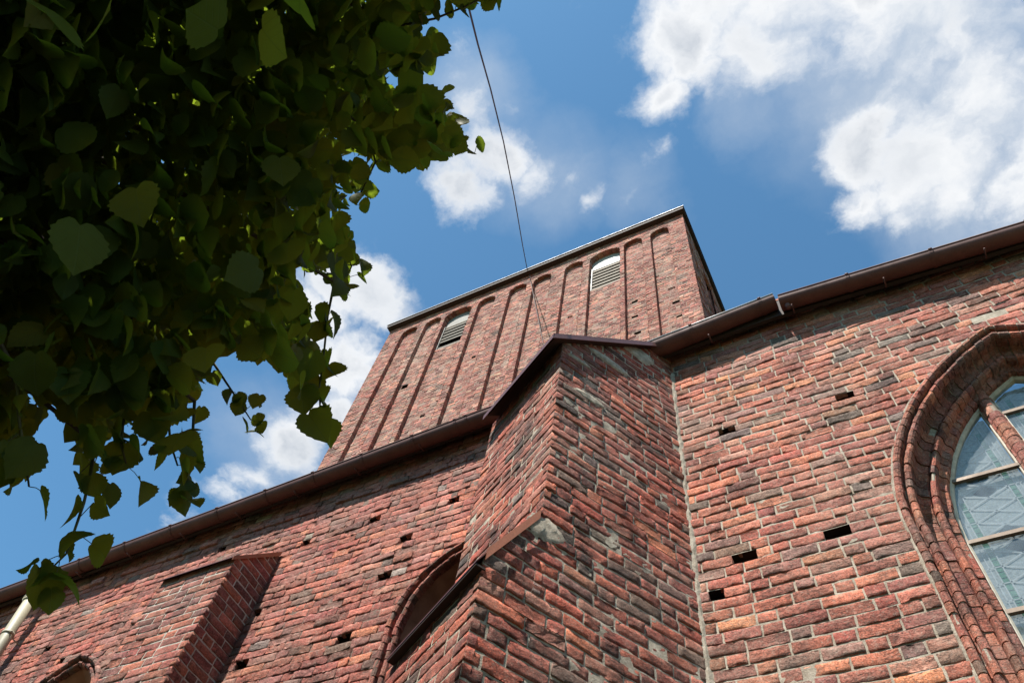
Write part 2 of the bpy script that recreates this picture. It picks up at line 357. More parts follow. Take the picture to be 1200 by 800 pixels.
def lay(g, F, iv, z0, z1, kind, depth=.014, pitch=.101, detail=2, breaks=(), L=(.272, .128), miss=.0, sink=.05, mort=1, seed=0, w0=0.0, mamp=.012, rough=1.0, gap=.015, keep_wob=True, mstep=.05, skew=0.0):
    """bricks as separate blocks (part of one mesh) over an uneven mortar bed. iv(z) -> list of (u0,u1)"""
    r = np.random.default_rng(seed+11)
    rows = []
    i0 = int(math.floor(z0/pitch)); i1 = int(math.ceil(z1/pitch))
    for i in range(i0, i1):
        zb = i*pitch+gap/2; zt = (i+1)*pitch-gap/2
        zb2, zt2 = max(zb, z0), min(zt, z1)
        if zt2-zb2 < .02: continue
        zm = (zb2+zt2)/2
        ia = iv(zm)
        pat = [L[0], L[0], L[1]] if i % 2 == 0 else [L[0], L[1], L[0]]
        for (a, b) in ia:
            if b-a < .03: continue
            u = math.floor(a/(2*L[0]+L[1]+3*gap))*(2*L[0]+L[1]+3*gap)+(i % 4)*.121+((i*7919) % 13)*.009
            while u > a: u -= 2*L[0]+L[1]+3*gap
            j = 0; cur = u
            while cur < b:
                ln = pat[j % 3]*(r.uniform(.94, 1.05) if kind != 'left' else r.uniform(.72, 1.06)); s_, e_ = cur+gap*.5, cur+ln+gap*.5
                cur += ln+gap; j += 1
                s2, e2 = max(s_, a), min(e_, b)
                if e2-s2 < .035: continue
                if b-e2 < .05: e2 = b
                if s2-a < .05: s2 = a
                if r.random() < miss: continue
                rows.append((s2, e2, zb2, zt2))
    if rows:
        R = np.array(rows); n = len(R)
        cols = palette(kind, n)
        cen = F.P((R[:, 0]+R[:, 1])/2, (R[:, 2]+R[:, 3])/2)
        big = vnoise(cen*np.array([.55, .55, .8]), seed+3); big2 = vnoise(cen*1.7, seed+5)
        cols = cols*((.92+.16*big) if kind == 'tow' else (.78+.44*big))[:, None]
        if kind == 'tow': cols = cols*r.uniform(.60, 1.50, (n, 1))
        dk = (big2 > .62) & (r.random(n) < (0.0 if kind == 'tow' else .22))
        cols[dk] = cols[dk]*np.array([.56, .64, .66])
        hw = r.normal(0, .0035*rough, n)+ (big2-.5)*.008*rough
        sunk = r.random(n) < sink; hw[sunk] -= r.uniform(.004, .016, sunk.sum())*rough
        hw = hw+w0
        tilt = r.normal(0, .0018*rough, (n, 2)); dz = r.normal(0, .0016*rough, (n, 2)); hh = r.normal(0, .0022*rough, (n, 2))
        lowest = w0-depth*.7-(r.random(n) < .03)*.02
        for nu in ((2, 4, 6) if detail > 0 else (2,)):
            ln = R[:, 1]-R[:, 0]
            if detail == 0: sel = np.ones(n, bool)
            else: sel = (ln < .09) if nu == 2 else ((ln >= .09) & (ln < .19) if nu == 4 else ln >= .19)
            if detail == 1: nuu = {2: 2, 4: 3, 6: 4}[nu]; nv = 2
            elif detail == 0: nuu, nv = 2, 2
            else: nuu = {2: 3, 4: 5, 6: 8}[nu]; nv = 4
            q = R[sel]; N = len(q)
            if not N: continue
            s = np.linspace(0, 1, nuu); t = np.linspace(0, 1, nv)
            S, Tt = np.meshgrid(s, t, indexing='ij'); S = S.ravel(); Tt = Tt.ravel()
            ins = .0025
            fu = q[:, 0:1]+ins+(q[:, 1:2]-q[:, 0:1]-2*ins)*S; fz = q[:, 2:3]+ins+(q[:, 3:4]-q[:, 2:3]-2*ins)*Tt
            fw = hw[sel][:, None]+tilt[sel][:, 0:1]*(S-.5)*2+tilt[sel][:, 1:2]*(Tt-.5)*2
            idx = lambda i, j: i*nv+j
            ring = [idx(i, 0) for i in range(nuu)]+[idx(nuu-1, j) for j in range(1, nv)]+[idx(i, nv-1) for i in range(nuu-2, -1, -1)]+[idx(0, j) for j in range(nv-2, 0, -1)]
            ru = q[:, 0:1]+(q[:, 1:2]-q[:, 0:1])*S[ring]; rz = q[:, 2:3]+(q[:, 3:4]-q[:, 2:3])*Tt[ring]
            rw = fw[:, ring]-.0032
            if detail == 2:
                A = .0030*rough
                fw = fw+r.normal(0, .0022*rough, fw.shape); fu = fu+r.normal(0, .0015, fu.shape); fz = fz+r.normal(0, .0022*rough, fz.shape)
                edge = np.zeros(fw.shape[1], bool); edge[ring] = True
                chip = (r.random(fw.shape) < .16) & edge
                fw = fw-chip*r.uniform(.003, .013, fw.shape)*rough
                ru = ru+r.normal(0, .002, ru.shape); rz = rz+r.normal(0, .0028*rough, rz.shape)
                spall = (r.random(N) < .12)[:, None]; fw = fw-spall*r.uniform(0, .012, fw.shape)
                fw = fw+((vnoise(np.c_[fu.ravel()*14+seed, fz.ravel()*26, np.zeros(fu.size)], seed+9)-.5)*.007*rough).reshape(fw.shape)
            fw = np.maximum(fw, lowest[sel][:, None]); rw = np.maximum(rw, lowest[sel][:, None]-.004)
            U = np.concatenate([fu, ru, ru], 1); Z = np.concatenate([fz, rz, rz], 1); Wd = np.concatenate([fw, rw, np.full_like(rw, w0-.055)], 1)
            sl = dz[sel][:, 0:1]*((U-q[:, 0:1])/(q[:, 1:2]-q[:, 0:1])-.5)*2+dz[sel][:, 1:2]; Z = Z+sl
            P = F.P(U, Z, Wd)
            if keep_wob: P[..., 2] += wob(P)
            nvt = P.shape[1]; rn = len(ring)
            Fc = []
            for i in range(nuu-1):
                for j in range(nv-1): Fc.append([idx(i, j), idx(i+1, j), idx(i+1, j+1), idx(i, j+1)])
            base = nuu*nv
            for a_ in range(rn):
                b_ = (a_+1) % rn
                Fc.append([ring[a_], base+a_, base+b_, ring[b_]])
                Fc.append([base+a_, base+rn+a_, base+rn+b_, base+b_])
            Fc = np.array(Fc)
            if np.dot(np.cross(F.u, [0, 0, 1.0]), F.nn) < 0: Fc = Fc[:, ::-1]
            FF = (Fc[None]+(np.arange(N)*nvt)[:, None, None]).reshape(-1, 4)
            g.add(P.reshape(-1, 3), FF, np.repeat(cols[sel], nvt, 0), 0, detail == 2)
    # mortar bed
    zs = set(np.round(np.arange(z0, z1, mstep), 4)) | {z1}
    for b in breaks:
        if z0 < b < z1: zs.add(round(b, 4))
    zs = sorted(zs)
    for a, b in zip(zs[:-1], zs[1:]):
        if b-a < 1e-4: continue
        ea, eb = iv(a+1e-5), iv(b-1e-5)
        if len(ea) != len(eb): em = iv((a+b)/2); ea = eb = em
        for (a0, a1), (b0, b1) in zip(ea, eb):
            n = max(1, int((max(a1-a0, b1-b0))/mstep))
            t = np.linspace(0, 1, n+1)
            U = np.stack([a0+(a1-a0)*t, b0+(b1-b0)*t]); Z = np.stack([np.full(n+1, a), np.full(n+1, b)])
            P0 = F.P(U, Z)
            nz = vnoise(P0.reshape(-1, 3)*11, seed+21).reshape(U.shape); n2 = vnoise(P0.reshape(-1, 3)*2.6, seed+22).reshape(U.shape)
            Wm = w0-depth+(nz-.5)*mamp*.8+np.clip(n2-.90, 0, .2)*mamp*4
            P = F.P(U, Z, Wm)
            if keep_wob: P[..., 2] += wob(P)
            FF = np.array([[i, i+1, n+2+i, n+1+i] for i in range(n)])
            if np.dot(np.cross(F.u, [0, 0, 1.0]), F.nn) < 0: FF = FF[:, ::-1]
            g.add(P.reshape(-1, 3), FF, (.4, .36, .3), mort, True)

def subtract(base, cut):
    out = []
    for (a, b) in base:
        segs = [(a, b)]
        for (c, d) in cut:
            ns = []
            for (p, q) in segs:
                if d <= p or c >= q: ns.append((p, q)); continue
                if c > p: ns.append((p, c))
                if d < q: ns.append((d, q))
            segs = ns
        out += segs
    return out

class Arch:
    """pointed opening: centre c, half width a at the springing zs, arc radius r"""
    def __init__(s, c, a, zs, r, zb): s.c, s.a, s.zs, s.r, s.zb = c, a, zs, r, zb
    def span(s, z, grow=0.0):
        a = s.a+grow; r = s.r+grow
        if z < s.zb: return None
        if z <= s.zs: return (s.c-a, s.c+a)
        k = r*r-(z-s.zs)**2
        if k <= 0: return None
        h = sqrt(k)-(s.r-s.a)
        return (s.c-h, s.c+h) if h > 0 else None
    def top(s, grow=0.0): return s.zs+sqrt((s.r+grow)**2-(s.r-s.a)**2)
    def pt(s, t, u):
        """t 0..2: 0 left foot, 1 apex, 2 right foot; u inward"""
        side = -1 if t <= 1 else 1
        tt = t if t <= 1 else 2-t
        Lj = s.zs-s.zb; th = acos(min(1, (s.r-s.a)/s.r)); La = s.r*th; f = Lj/(Lj+La)
        if tt <= f: return (s.c+side*(s.a-u), s.zb+Lj*tt/f)
        q = (tt-f)/(1-f); ru = s.r-u; tha = acos(min(1, (s.r-s.a)/ru)); an = q*tha
        return (s.c+side*(ru*cos(an)-(s.r-s.a)), s.zs+ru*sin(an))
    def length(s): th = acos(min(1, (s.r-s.a)/s.r)); return (s.zs-s.zb)+s.r*th

def sweep(g, F, A, prof, kind, step=.088, mortar_slot=1, colmul=1.0, mdrop=.008, seed=0, jig=.004, vis=(0, 2), mcol=(.4, .36, .3)):
    """moulded bricks round an opening: prof = list of (u inward, w outward); each voussoir its own block"""
    r = np.random.default_rng(seed)
    n = int(2*A.length()/step); dt = 2.0/n; m = len(prof)
    eps = .0045/step*dt
    pr = np.array(prof); tn = np.gradient(pr, axis=0); tn /= np.linalg.norm(tn, axis=1, keepdims=True)+1e-9
    nr_ = np.stack([-tn[:, 1], tn[:, 0]], 1); core = pr-nr_*mdrop; deep = pr-nr_*.03
    for i in range(n):
        t0, t1 = i*dt, (i+1)*dt
        if t1 < vis[0] or t0 > vis[1]: continue
        dj = r.normal(0, jig); du = r.normal(0, jig*.7)
        ts = [t0+eps, (t0+t1)/2, t1-eps]
        if t0 < 1 < t1: ts[1] = 1.0
        col = palette(kind, 1)[0]*colmul*(0.45 if r.random() < .1 else 1)
        V = []
        for t in ts:
            for (u, w_) in prof:
                x, z = A.pt(t, u+du); V.append(F.P(x, z, w_+dj+r.normal(0, .0012)))
        base = len(V)
        V += [F.P(*A.pt(ts[0], u), w_) for (u, w_) in deep]
        V += [F.P(*A.pt(ts[2], u), w_) for (u, w_) in deep]
        Fc = []
        for a_ in range(2):
            for b_ in range(m-1): Fc.append([a_*m+b_, a_*m+b_+1, (a_+1)*m+b_+1, (a_+1)*m+b_])
        for b_ in range(m-1):
            Fc.append([b_, base+b_, base+b_+1, b_+1]); Fc.append([2*m+b_, 2*m+b_+1, base+m+b_+1, base+m+b_])
        g.add(np.array(V), Fc, col, 0, False)
    # mortar core just under the bricks
    tt = sorted(set(np.linspace(max(0, vis[0]), min(2, vis[1]), n+1)) | {1.0})
    V = [F.P(*A.pt(t, u), w_) for t in tt for (u, w_) in core]
    Fc = [[a_*m+b_, a_*m+b_+1, (a_+1)*m+b_+1, (a_+1)*m+b_] for a_ in range(len(tt)-1) for b_ in range(m-1)]
    g.add(np.array(V), Fc, mcol, mortar_slot, True)
def roll(u0, u1, wbase, h, n=5):
    return [((u0+u1)/2-(u1-u0)/2*cos(pi*i/n), wbase+h*sin(pi*i/n)) for i in range(n+1)]
def strip(g, F, A, prof, mat, step=.06, col=(.5, .5, .5)):
    m = len(prof); tt = sorted(set(np.linspace(0, 2, int(2*A.length()/step)+1)) | {1.0})
    V = [F.P(*A.pt(t, u), w_) for t in tt for (u, w_) in prof]
    Fc = [[a_*m+b_, a_*m+b_+1, (a_+1)*m+b_+1, (a_+1)*m+b_] for a_ in range(len(tt)-1) for b_ in range(m-1)]
    g.add(np.array(V), Fc, col, mat, False)
def archpane(g, F, A, u, w_, mat, zb=None, col=(.5,.5,.5)):
    zb = A.zb if zb is None else zb
    zs = list(np.linspace(zb, A.zs, 8))+list(np.linspace(A.zs, A.top(-u)-.0005, 26))[1:]
    V = []; 
    for z in zs:
        s = A.span(z, -u) or (A.c, A.c); V += [F.P(s[0], z, w_), F.P(s[1], z, w_)]
    Fc = [[2*i, 2*i+1, 2*i+3, 2*i+2] for i in range(len(zs)-1)]
    g.add(np.array(V), Fc, col, mat)

# ------------------------------------------------------------ the ground
gm, t, b, o_ = newmat('grass_ground'); P = coords(t)
n1 = t.noise(P, .7, 6, .6); n2 = t.noise(P, 18, 5, .7)
c = t.mix(n1, (.040, .062, .018), (.085, .085, .034)); c = t.mix(1.0, c, t.ramp(n2, [(.3, .6), (.7, 1.4)]), 'MULTIPLY')
t.l.new(c, b.inputs['Base Color']); b.inputs['Roughness'].default_value = .95; bump(t, b, n2, .8, .03)
g = G(); S_ = 900
g.quad((-S_, -S_, 0), (S_, -S_, 0), (S_, S_, 0), (-S_, S_, 0)); tag(g.build('ground', [gm]), kind='structure')
pm = plain_mat('path_paving', (.13, .12, .105), .9, .25, 5, .01)
g = G(); g.box((-40, .4, -.1), (30, 2.35, .012)); tag(g.build('path', [pm]), kind='structure')

# ------------------------------------------------------------ the church
church = bpy.data.objects.new('church', None); COL.objects.link(church); church.location = (0, 0, 0)
tag(church, 'old red brick church with a square tower and long brown gutter along its side wall', 'church')

WF = Face((0, D, 0), (1, 0, 0), (0, -1, 0))       # the aisle wall, u = x
zD = lambda q: q*D+CZ
# openings measured on the wall plane (units of D)
WIN = Arch(.378*D, .295*D, zD(1.045), .522*D, zD(.10))
NIC = Arch(-.760*D, .159*D, zD(1.13), .215*D, zD(.15))
NIL = Arch(-1.930*D, .159*D, zD(1.13), .215*D, zD(.15))
# putlog holes: x, z (units of D), width, height in metres
HOLES = [(-.163,1.439,.13,.10),(.080,1.427,.13,.09),(-.178,1.061,.16,.10),(-.021,1.061,.16,.10),
         (-.950,1.411,.14,.10),(-.977,1.304,.15,.09),(-1.029,1.143,.15,.09),(-1.286,1.537,.11,.08),(-1.302,1.132,.15,.09),
         (-.838,1.500,.12,.08),(-1.075,1.525,.14,.07),(-2.13,1.42,.10,.07),(-2.02,1.345,.09,.07),(-.235,1.004,.10,.05),
         (-1.62,1.62,.08,.06),(-1.338,1.303,.10,.09),(-1.02,.985,.14,.10),(.02,.70,.16,.10),(-.16,.70,.16,.10)]
hol = []
for (x, z, ww, hh) in HOLES:
    ww *= 1.2; i_ = math.floor(zD(z)/.101); hh = .101*(1 if hh < .105 else 1); z = (((i_+.5)*.101)-CZ)/D
    if not any(abs(x-a) < .001 and abs(z-b) < .001 for a, b in ()):
        hol.append((x*D-ww/2, x*D+ww/2, zD(z)-hh/2, zD(z)+hh/2))
XL, XR = -3.35*D, 1.45*D
TOPZ = zD(1.895)
TX, TZ_ = [-3.4, -2.72, -1.4, -.8, -.3, .03, .58, 1.5], [1.735, 1.762, 1.818, 1.840, 1.880, 1.882, 1.818, 1.63]
def topz(u): return float(np.interp(u/D, TX, TZ_))*D+CZ
def under(z, a, b_):
    us = np.linspace(a, b_, max(2, int((b_-a)/.06))); m = np.array([topz(u) > z for u in us]); out = []; st = None
    for u, k_ in zip(us, m):
        if k_ and st is None: st = u
        if not k_ and st is not None: out.append((st, u)); st = None
    if st is not None: out.append((st, b_))
    return out
def wall_iv(z):
    cut = []
    for A in (WIN, NIC, NIL):
        s = A.span(z)
        if s: cut.append((s[0]-.010, s[1]+.010))
    for (a, b_, c_, d_) in hol:
        if c_ <= z <= d_: cut.append((a, b_))
    return cut
brk = [h for a in hol for h in (a[2], a[3])]+[WIN.top()-.001, NIC.top()-.001, NIL.top()-.001, WIN.zs, NIC.zs]
BX = -.43*D                       # where the buttress hides the change from dark to pale mortar
g = G()
zlo = zD(.62)
lay(g, WF, lambda z: subtract(under(z, BX, XR), wall_iv(z)), zlo, TOPZ, 'right', depth=.0075, detail=2, breaks=brk, seed=1, mort=1, rough=.75, mamp=.008, mstep=.045)
lay(g, WF, lambda z: subtract([(BX, XR)], wall_iv(z)), 0.0, zlo, 'right', depth=.009, detail=1, breaks=brk, seed=2, mort=1, mstep=.10)
lay(g, WF, lambda z: subtract(under(z, XL, BX), wall_iv(z)), zlo, TOPZ, 'left', depth=.009, detail=2, breaks=brk, seed=4, mort=2, rough=1.0, pitch=.101, miss=.004, sink=.12, mamp=.012, gap=.010, mstep=.05)
lay(g, WF, lambda z: subtract([(XL, BX)], wall_iv(z)), 0.0, zlo, 'left', depth=.015, detail=1, breaks=brk, seed=5, mort=2, mstep=.10)
# deep little cavities behind the putlog holes
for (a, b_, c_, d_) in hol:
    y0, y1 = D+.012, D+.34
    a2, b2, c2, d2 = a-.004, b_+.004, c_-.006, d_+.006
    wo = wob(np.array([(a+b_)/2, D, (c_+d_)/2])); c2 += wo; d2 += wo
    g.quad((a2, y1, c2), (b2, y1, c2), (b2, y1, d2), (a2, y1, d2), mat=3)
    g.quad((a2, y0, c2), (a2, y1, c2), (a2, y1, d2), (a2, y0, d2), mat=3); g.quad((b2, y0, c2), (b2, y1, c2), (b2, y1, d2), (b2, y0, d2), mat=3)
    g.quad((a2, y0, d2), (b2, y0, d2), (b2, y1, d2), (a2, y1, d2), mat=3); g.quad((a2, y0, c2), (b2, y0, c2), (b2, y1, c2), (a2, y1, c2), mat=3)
# corbelled course under the eaves
CF = Face((0, D-.035, 0), (1, 0, 0), (0, -1, 0))
zc = zD(1.648)
zr = round(zD(1.650)/.101)*.101
lay(g, Face((0, D-.020, 0), (1, 0, 0), (0, -1, 0)), lambda z: [(XL, -.80*D)], zr, zr+.101, 'left', depth=.03, detail=2, seed=33, mort=2, rough=.9, mamp=.004, L=(.28, .28), miss=.22)
# solid top and the unseen ends
g.quad((XL, D, 0), (XL, DT, 0), (XL, DT, topz(XL)-.05), (XL, D, topz(XL)-.05), col=(.28, .09, .065), mat=0)
g.quad((XR, D, 0), (XR, DT, 0), (XR, DT, topz(XR)-.05), (XR, D, topz(XR)-.05), col=(.28, .09, .065), mat=0)
# pale strip of mortar where wall and buttress meet
F0 = Face((0, D, 0), (1, 0, 0), (0, -1, 0))
zs_ = np.linspace(0, zD(1.74), 150); V = []
for z in zs_:
    wv = .016+.006*sin(z*5)+.004*sin(z*23)+.006*vnoise(np.array([[z*9, 0, 0]]), 2)[0]
    V += [F0.P(-.272*D, z, .03), F0.P(-.266*D+wv*.5, z, .014+.004*sin(z*31)), F0.P(-.266*D+wv+.012, z, -.010)]
g.add(np.array(V), [[3*i+j, 3*i+j+1, 3*i+j+4, 3*i+j+3] for i in range(149) for j in range(2)], (.5, .46, .4), 1, False)
wall = g.build('aisle_wall', [MB_RIGHT, MM_LIGHT, MM_DARK, M_CAV], church)
# (left part uses the same brick; its own tints and eroded joints tell it apart)

# --- the tall window on the right
g = G()
# uneven mortar rim against the wall
A = WIN; rr_ = np.random.default_rng(3)
for (AA, sw, wdt) in ((WIN, 1, .020), (NIC, 2, .010), (NIL, 2, .010)):
    tt = np.linspace(0, 2, 150); V = []
    for t_ in tt:
        e = rr_.uniform(.6, 1.2)*wdt
        V += [WF.P(*AA.pt(t_, -.012-e), -.012), WF.P(*AA.pt(t_, -.008-e*.5), .002+rr_.uniform(0, .004)), WF.P(*AA.pt(t_, .006), .002)]
    AA.rim = (np.array(V), [[3*i+j, 3*i+j+1, 3*i+j+4, 3*i+j+3] for i in range(149) for j in range(2)])
g.add(WIN.rim[0], WIN.rim[1], (.4, .36, .3), 1)
sweep(g, WF, WIN, roll(-.008, .052, -.008, .036), 'arch', seed=5, jig=.003)
sweep(g, WF, WIN, [(.052, .0), (.056, -.04), (.066, -.045)]+roll(.068, .124, -.038, .036)+[(.126, -.075)], 'arch', seed=6, jig=.003)
sweep(g, WF, WIN, [(.122, -.05), (.126, -.13), (.150, -.165), (.200, -.175), (.212, -.20)], 'arch', seed=7, step=.10, colmul=.85)  # hollow tinted darker, its deep shade put into the brick colour
sweep(g, WF, WIN, [(.206, -.19)]+roll(.210, .268, -.20, .045, 6)+[(.272, -.24)], 'arch', seed=8, step=.10)
sweep(g, WF, WIN, [(.268, -.225), (.285, -.245), (.318, -.255), (.326, -.275), (.330, -.34)], 'arch', seed=9, step=.09)
win = g.build('window', [MB_RIGHT, MM_LIGHT], church)
GY = -.335
g = G()
strip(g, WF, WIN, [(.318, GY+.035), (.337, GY+.030), (.352, GY+.012), (.352, GY-.03)], 0)
xm1, xm2 = .2916*D, .325*D; cw = .378*D
mull = [(xm1, xm2), (2*cw-xm2, 2*cw-xm1)]
frame = g.build('frame', [M_PUTTY], win)
for (a, b_) in mull:
    g = G(); r_ = np.random.default_rng(int(a*100))
    ztop = WIN.zs+sqrt((WIN.r-.33)**2-(abs((a+b_)/2-cw)+(WIN.r-WIN.a))**2)
    z = 1.9
    while z < ztop:
        z2 = min(z+.088, ztop+.02); m_ = (a+b_)/2; hw_ = (b_-a)/2-.012; dj = r_.normal(0, .003)
        col = palette('right', 1)[0]
        pts = [(-hw_, GY-.01), (-hw_, GY+.04)]+[(-hw_*.8*cos(pi*i/6), GY+.05+.05*sin(pi*i/6)) for i in range(7)]+[(hw_, GY+.04), (hw_, GY-.01)]
        V = [WF.P(m_+x+dj, zq, w_+dj) for zq in (z+.004, z2-.004) for (x, w_) in pts]; n_ = len(pts)
        g.add(np.array(V), [[i, i+1, n_+i+1, n_+i] for i in range(n_-1)], col, 0)
        g.add(np.array([WF.P(m_+x, zq, w_) for zq in (z+.004, z2-.004) for (x, w_) in pts]), [[i for i in range(0, 1)]*4], col, 0) if False else None
        z = z2
    g.add(np.array([WF.P((a+b_)/2+x*.93, zq, GY+(w_-GY)*.9) for zq in (1.9, ztop) for (x, w_) in pts]), [[i, i+1, n_+i+1, n_+i] for i in range(n_-1)], (.4, .36, .3), 1)
    g.box((a, D-GY-.02, 1.9), (a+.014, D-GY+.03, ztop), mat=2); g.box((b_-.014, D-GY-.02, 1.9), (b_, D-GY+.03, ztop), mat=2)
    mu = g.build('mullion', [MB_RIGHT, MM_LIGHT, M_PUTTY], win)
# outer protective glass and the leaded panels behind it
gmat, t, b, o_ = newmat('outer_pane'); t.n.remove(b)
P = coords(t)
gl = t.node('ShaderNodeBsdfGlossy'); gl.inputs['Roughness'].default_value = .03; gl.inputs['Color'].default_value = (.9, .95, 1, 1)
tr = t.node('ShaderNodeBsdfTransparent'); tr.inputs['Color'].default_value = (.88, .91, .92, 1)
df = t.node('ShaderNodeBsdfDiffuse'); df.inputs['Color'].default_value = (.33, .39, .43, 1)
nw = t.noise(P, 1.7, 3, .5); bn = t.node('ShaderNodeBump'); bn.inputs['Strength'].default_value = .25; bn.inputs['Distance'].default_value = .02
t.l.new(nw, bn.inputs['Height']); t.l.new(bn.outputs[0], gl.inputs['Normal'])
m1 = t.node('ShaderNodeMixShader'); t.put(m1.inputs[0], t.maprange(t.noise(P, 5, 5, .6), .3, .7, .10, .32)); t.l.new(tr.outputs[0], m1.inputs[1]); t.l.new(df.outputs[0], m1.inputs[2])
fr = t.node('ShaderNodeFresnel'); fr.inputs['IOR'].default_value = 1.6
m2 = t.node('ShaderNodeMixShader'); t.put(m2.inputs[0], t.math('MULTIPLY_ADD', fr.outputs[0], .55, .03, clamp=True)); t.l.new(m1.outputs[0], m2.inputs[1]); t.l.new(gl.outputs[0], m2.inputs[2])
t.l.new(m2.outputs[0], o_.inputs[0])
gcol = lambda nm, c, r=.25: plain_mat(nm, c, r, .35, 45, .004)
M_PALE = gcol('pale_leaded_glass', (.40, .42, .42)); M_GRN = gcol('green_leaded_glass', (.12, .27, .17)); M_PNK = gcol('rose_leaded_glass', (.30, .13, .10)); M_LEAD = plain_mat('lead_came', (.50, .52, .53), .5, .15)
lights = [(WIN.c-(WIN.a-.345), xm1-.0), (xm2, mull[1][0]), (mull[1][1], WIN.c+(WIN.a-.345))]
def light_iv(k_, z):
    s = WIN.span(z, -.345)
    if not s: return None
    a, b_ = max(s[0], lights[k_][0]), min(s[1], lights[k_][1])
    return (a, b_) if b_-a > .01 else None
for k_ in range(3):
    g = G(); zs_ = np.linspace(1.9, WIN.top(-.345), 90); V = []; rows_ = 0
    for z in zs_:
        q = light_iv(k_, z)
        if q is None: continue
        V += [WF.P(q[0], z, GY), WF.P(q[1], z, GY)]; rows_ += 1
    g.add(np.array(V), [[2*i, 2*i+1, 2*i+3, 2*i+2] for i in range(rows_-1)])
    pane = g.build('glass_pane', [gmat], win)
    # leaded panel, 4 cm behind: pale field, green beaded borders, rose lozenges
    g = G(); wb = GY-.045
    V2 = np.array(V)-WF.nn*.045
    g.add(V2, [[2*i, 2*i+1, 2*i+3, 2*i+2] for i in range(rows_-1)], mat=0)
    ca, cb = lights[k_]; cm = (ca+cb)/2; wid = cb-ca
    def inside(x, z):
        q = light_iv(k_, z); return q and q[0]+.01 < x < q[1]-.01
    step = .055
    z = 1.9
    while z < WIN.top(-.345):
        for sx in (ca+.10, cb-.10):          # green borders
            if inside(sx-.018, z+step) and inside(sx+.018, z):
                g.quad(WF.P(sx-.018, z, wb+.004), WF.P(sx+.018, z, wb+.004), WF.P(sx+.018, z+step-.008, wb+.004), WF.P(sx-.018, z+step-.008, wb+.004), mat=1)
        z += step
    def bar(x0, z0, x1, z1, wd=.006, mat=3):
        nseg = max(1, int(math.hypot(x1-x0, z1-z0)/.04)); dx, dz_ = x1-x0, z1-z0; l_ = math.hypot(dx, dz_); nx, nz = -dz_/l_*wd, dx/l_*wd
        for q in range(nseg):
            xa, za, xb, zb_ = x0+dx*q/nseg, z0+dz_*q/nseg, x0+dx*(q+1)/nseg, z0+dz_*(q+1)/nseg
            if inside(xa, za) and inside(xb, zb_):
                g.quad(WF.P(xa-nx, za-nz, wb+.009), WF.P(xb-nx, zb_-nz, wb+.009), WF.P(xb+nx, zb_+nz, wb+.009), WF.P(xa+nx, za+nz, wb+.009), mat=mat)
    for sx in (ca+.045, ca+.075, ca+.125, cb-.125, cb-.075, cb-.045): bar(sx, 1.9, sx, 8.4, .004)
    dh = .145; z = 1.95+(.0 if k_ != 1 else .1); hwz = (cb-ca)/2-.10
    while z < 8.4:
        bar(ca+.125, z, cb-.125, z+dh, .005); bar(ca+.125, z+dh, cb-.125, z, .005)
        bar(ca+.03, z, ca+.125, z, .004); bar(cb-.125, z, cb-.03, z, .004)
        if int(round((z-1.95)/dh)) % 4 in (0, 1) and inside(cm, z) and inside(cm, z+2*dh):
            for (ox, oz) in ((0, 0), (.0, dh*.0)):
                cz_ = z+dh
                g.quad(WF.P(cm, cz_-dh*.45, wb+.005), WF.P(cm+hwz*.45, cz_, wb+.005), WF.P(cm, cz_+dh*.45, wb+.005), WF.P(cm-hwz*.45, cz_, wb+.005), mat=2)
        z += dh
    g.build('leaded_panel', [M_PALE, M_GRN, M_PNK, M_LEAD], win)
for z in (.475, .619, .763, .907, 1.051, 1.195, 1.335):
    zz_ = zD(z)
    for k_ in range(3):
        if z > 1.2 and k_ != 1: continue
        q = light_iv(k_, zz_)
        if q:
            g = G(); g.box((q[0]-.01, D-GY-.028, zz_-.016), (q[1]+.01, D-GY+.004, zz_+.016)); g.build('glazing_bar', [M_BAR], win)

# --- the two smaller pointed openings to the left
for AA, sd in ((NIC, 51), (NIL, 61)):
    g = G(); g.add(AA.rim[0], AA.rim[1], (.4, .36, .3), 1)
    sweep(g, WF, AA, roll(-.012, .050, -.008, .040), 'left', seed=sd, jig=.005, mortar_slot=1)
    sweep(g, WF, AA, [(.048, .0), (.054, -.04), (.062, -.045)]+roll(.064, .120, -.040, .036)+[(.122, -.085)], 'left', seed=sd+1, jig=.005, mortar_slot=1)
    strip(g, WF, AA, [(.115, -.075), (.125, -.10), (.235, -.30), (.238, -.31)], 2)
    wn_ = g.build('window', [MB_LEFT, MM_DARK, M_PLAST], church)
    g = G(); strip(g, WF, AA, [(.228, -.285), (.262, -.295), (.275, -.32), (.275, -.36)], 0); g.build('frame', [M_STONE], wn_)
    g = G(); archpane(g, WF, AA, .25, -.335, 0); g.build('glass_pane', [M_DARKG], wn_)
    g = G()
    for z in np.arange(2.6, AA.top(-.26), .42):
        s = AA.span(z, -.27)
        if s: g.box((s[0], D+.318, z-.012), (s[1], D+.333, z+.012))
    g.box((AA.c-.012, D+.312, 2.3), (AA.c+.012, D+.333, AA.top(-.27)-.01)); g.build('glazing_bar', [M_BAR], wn_)

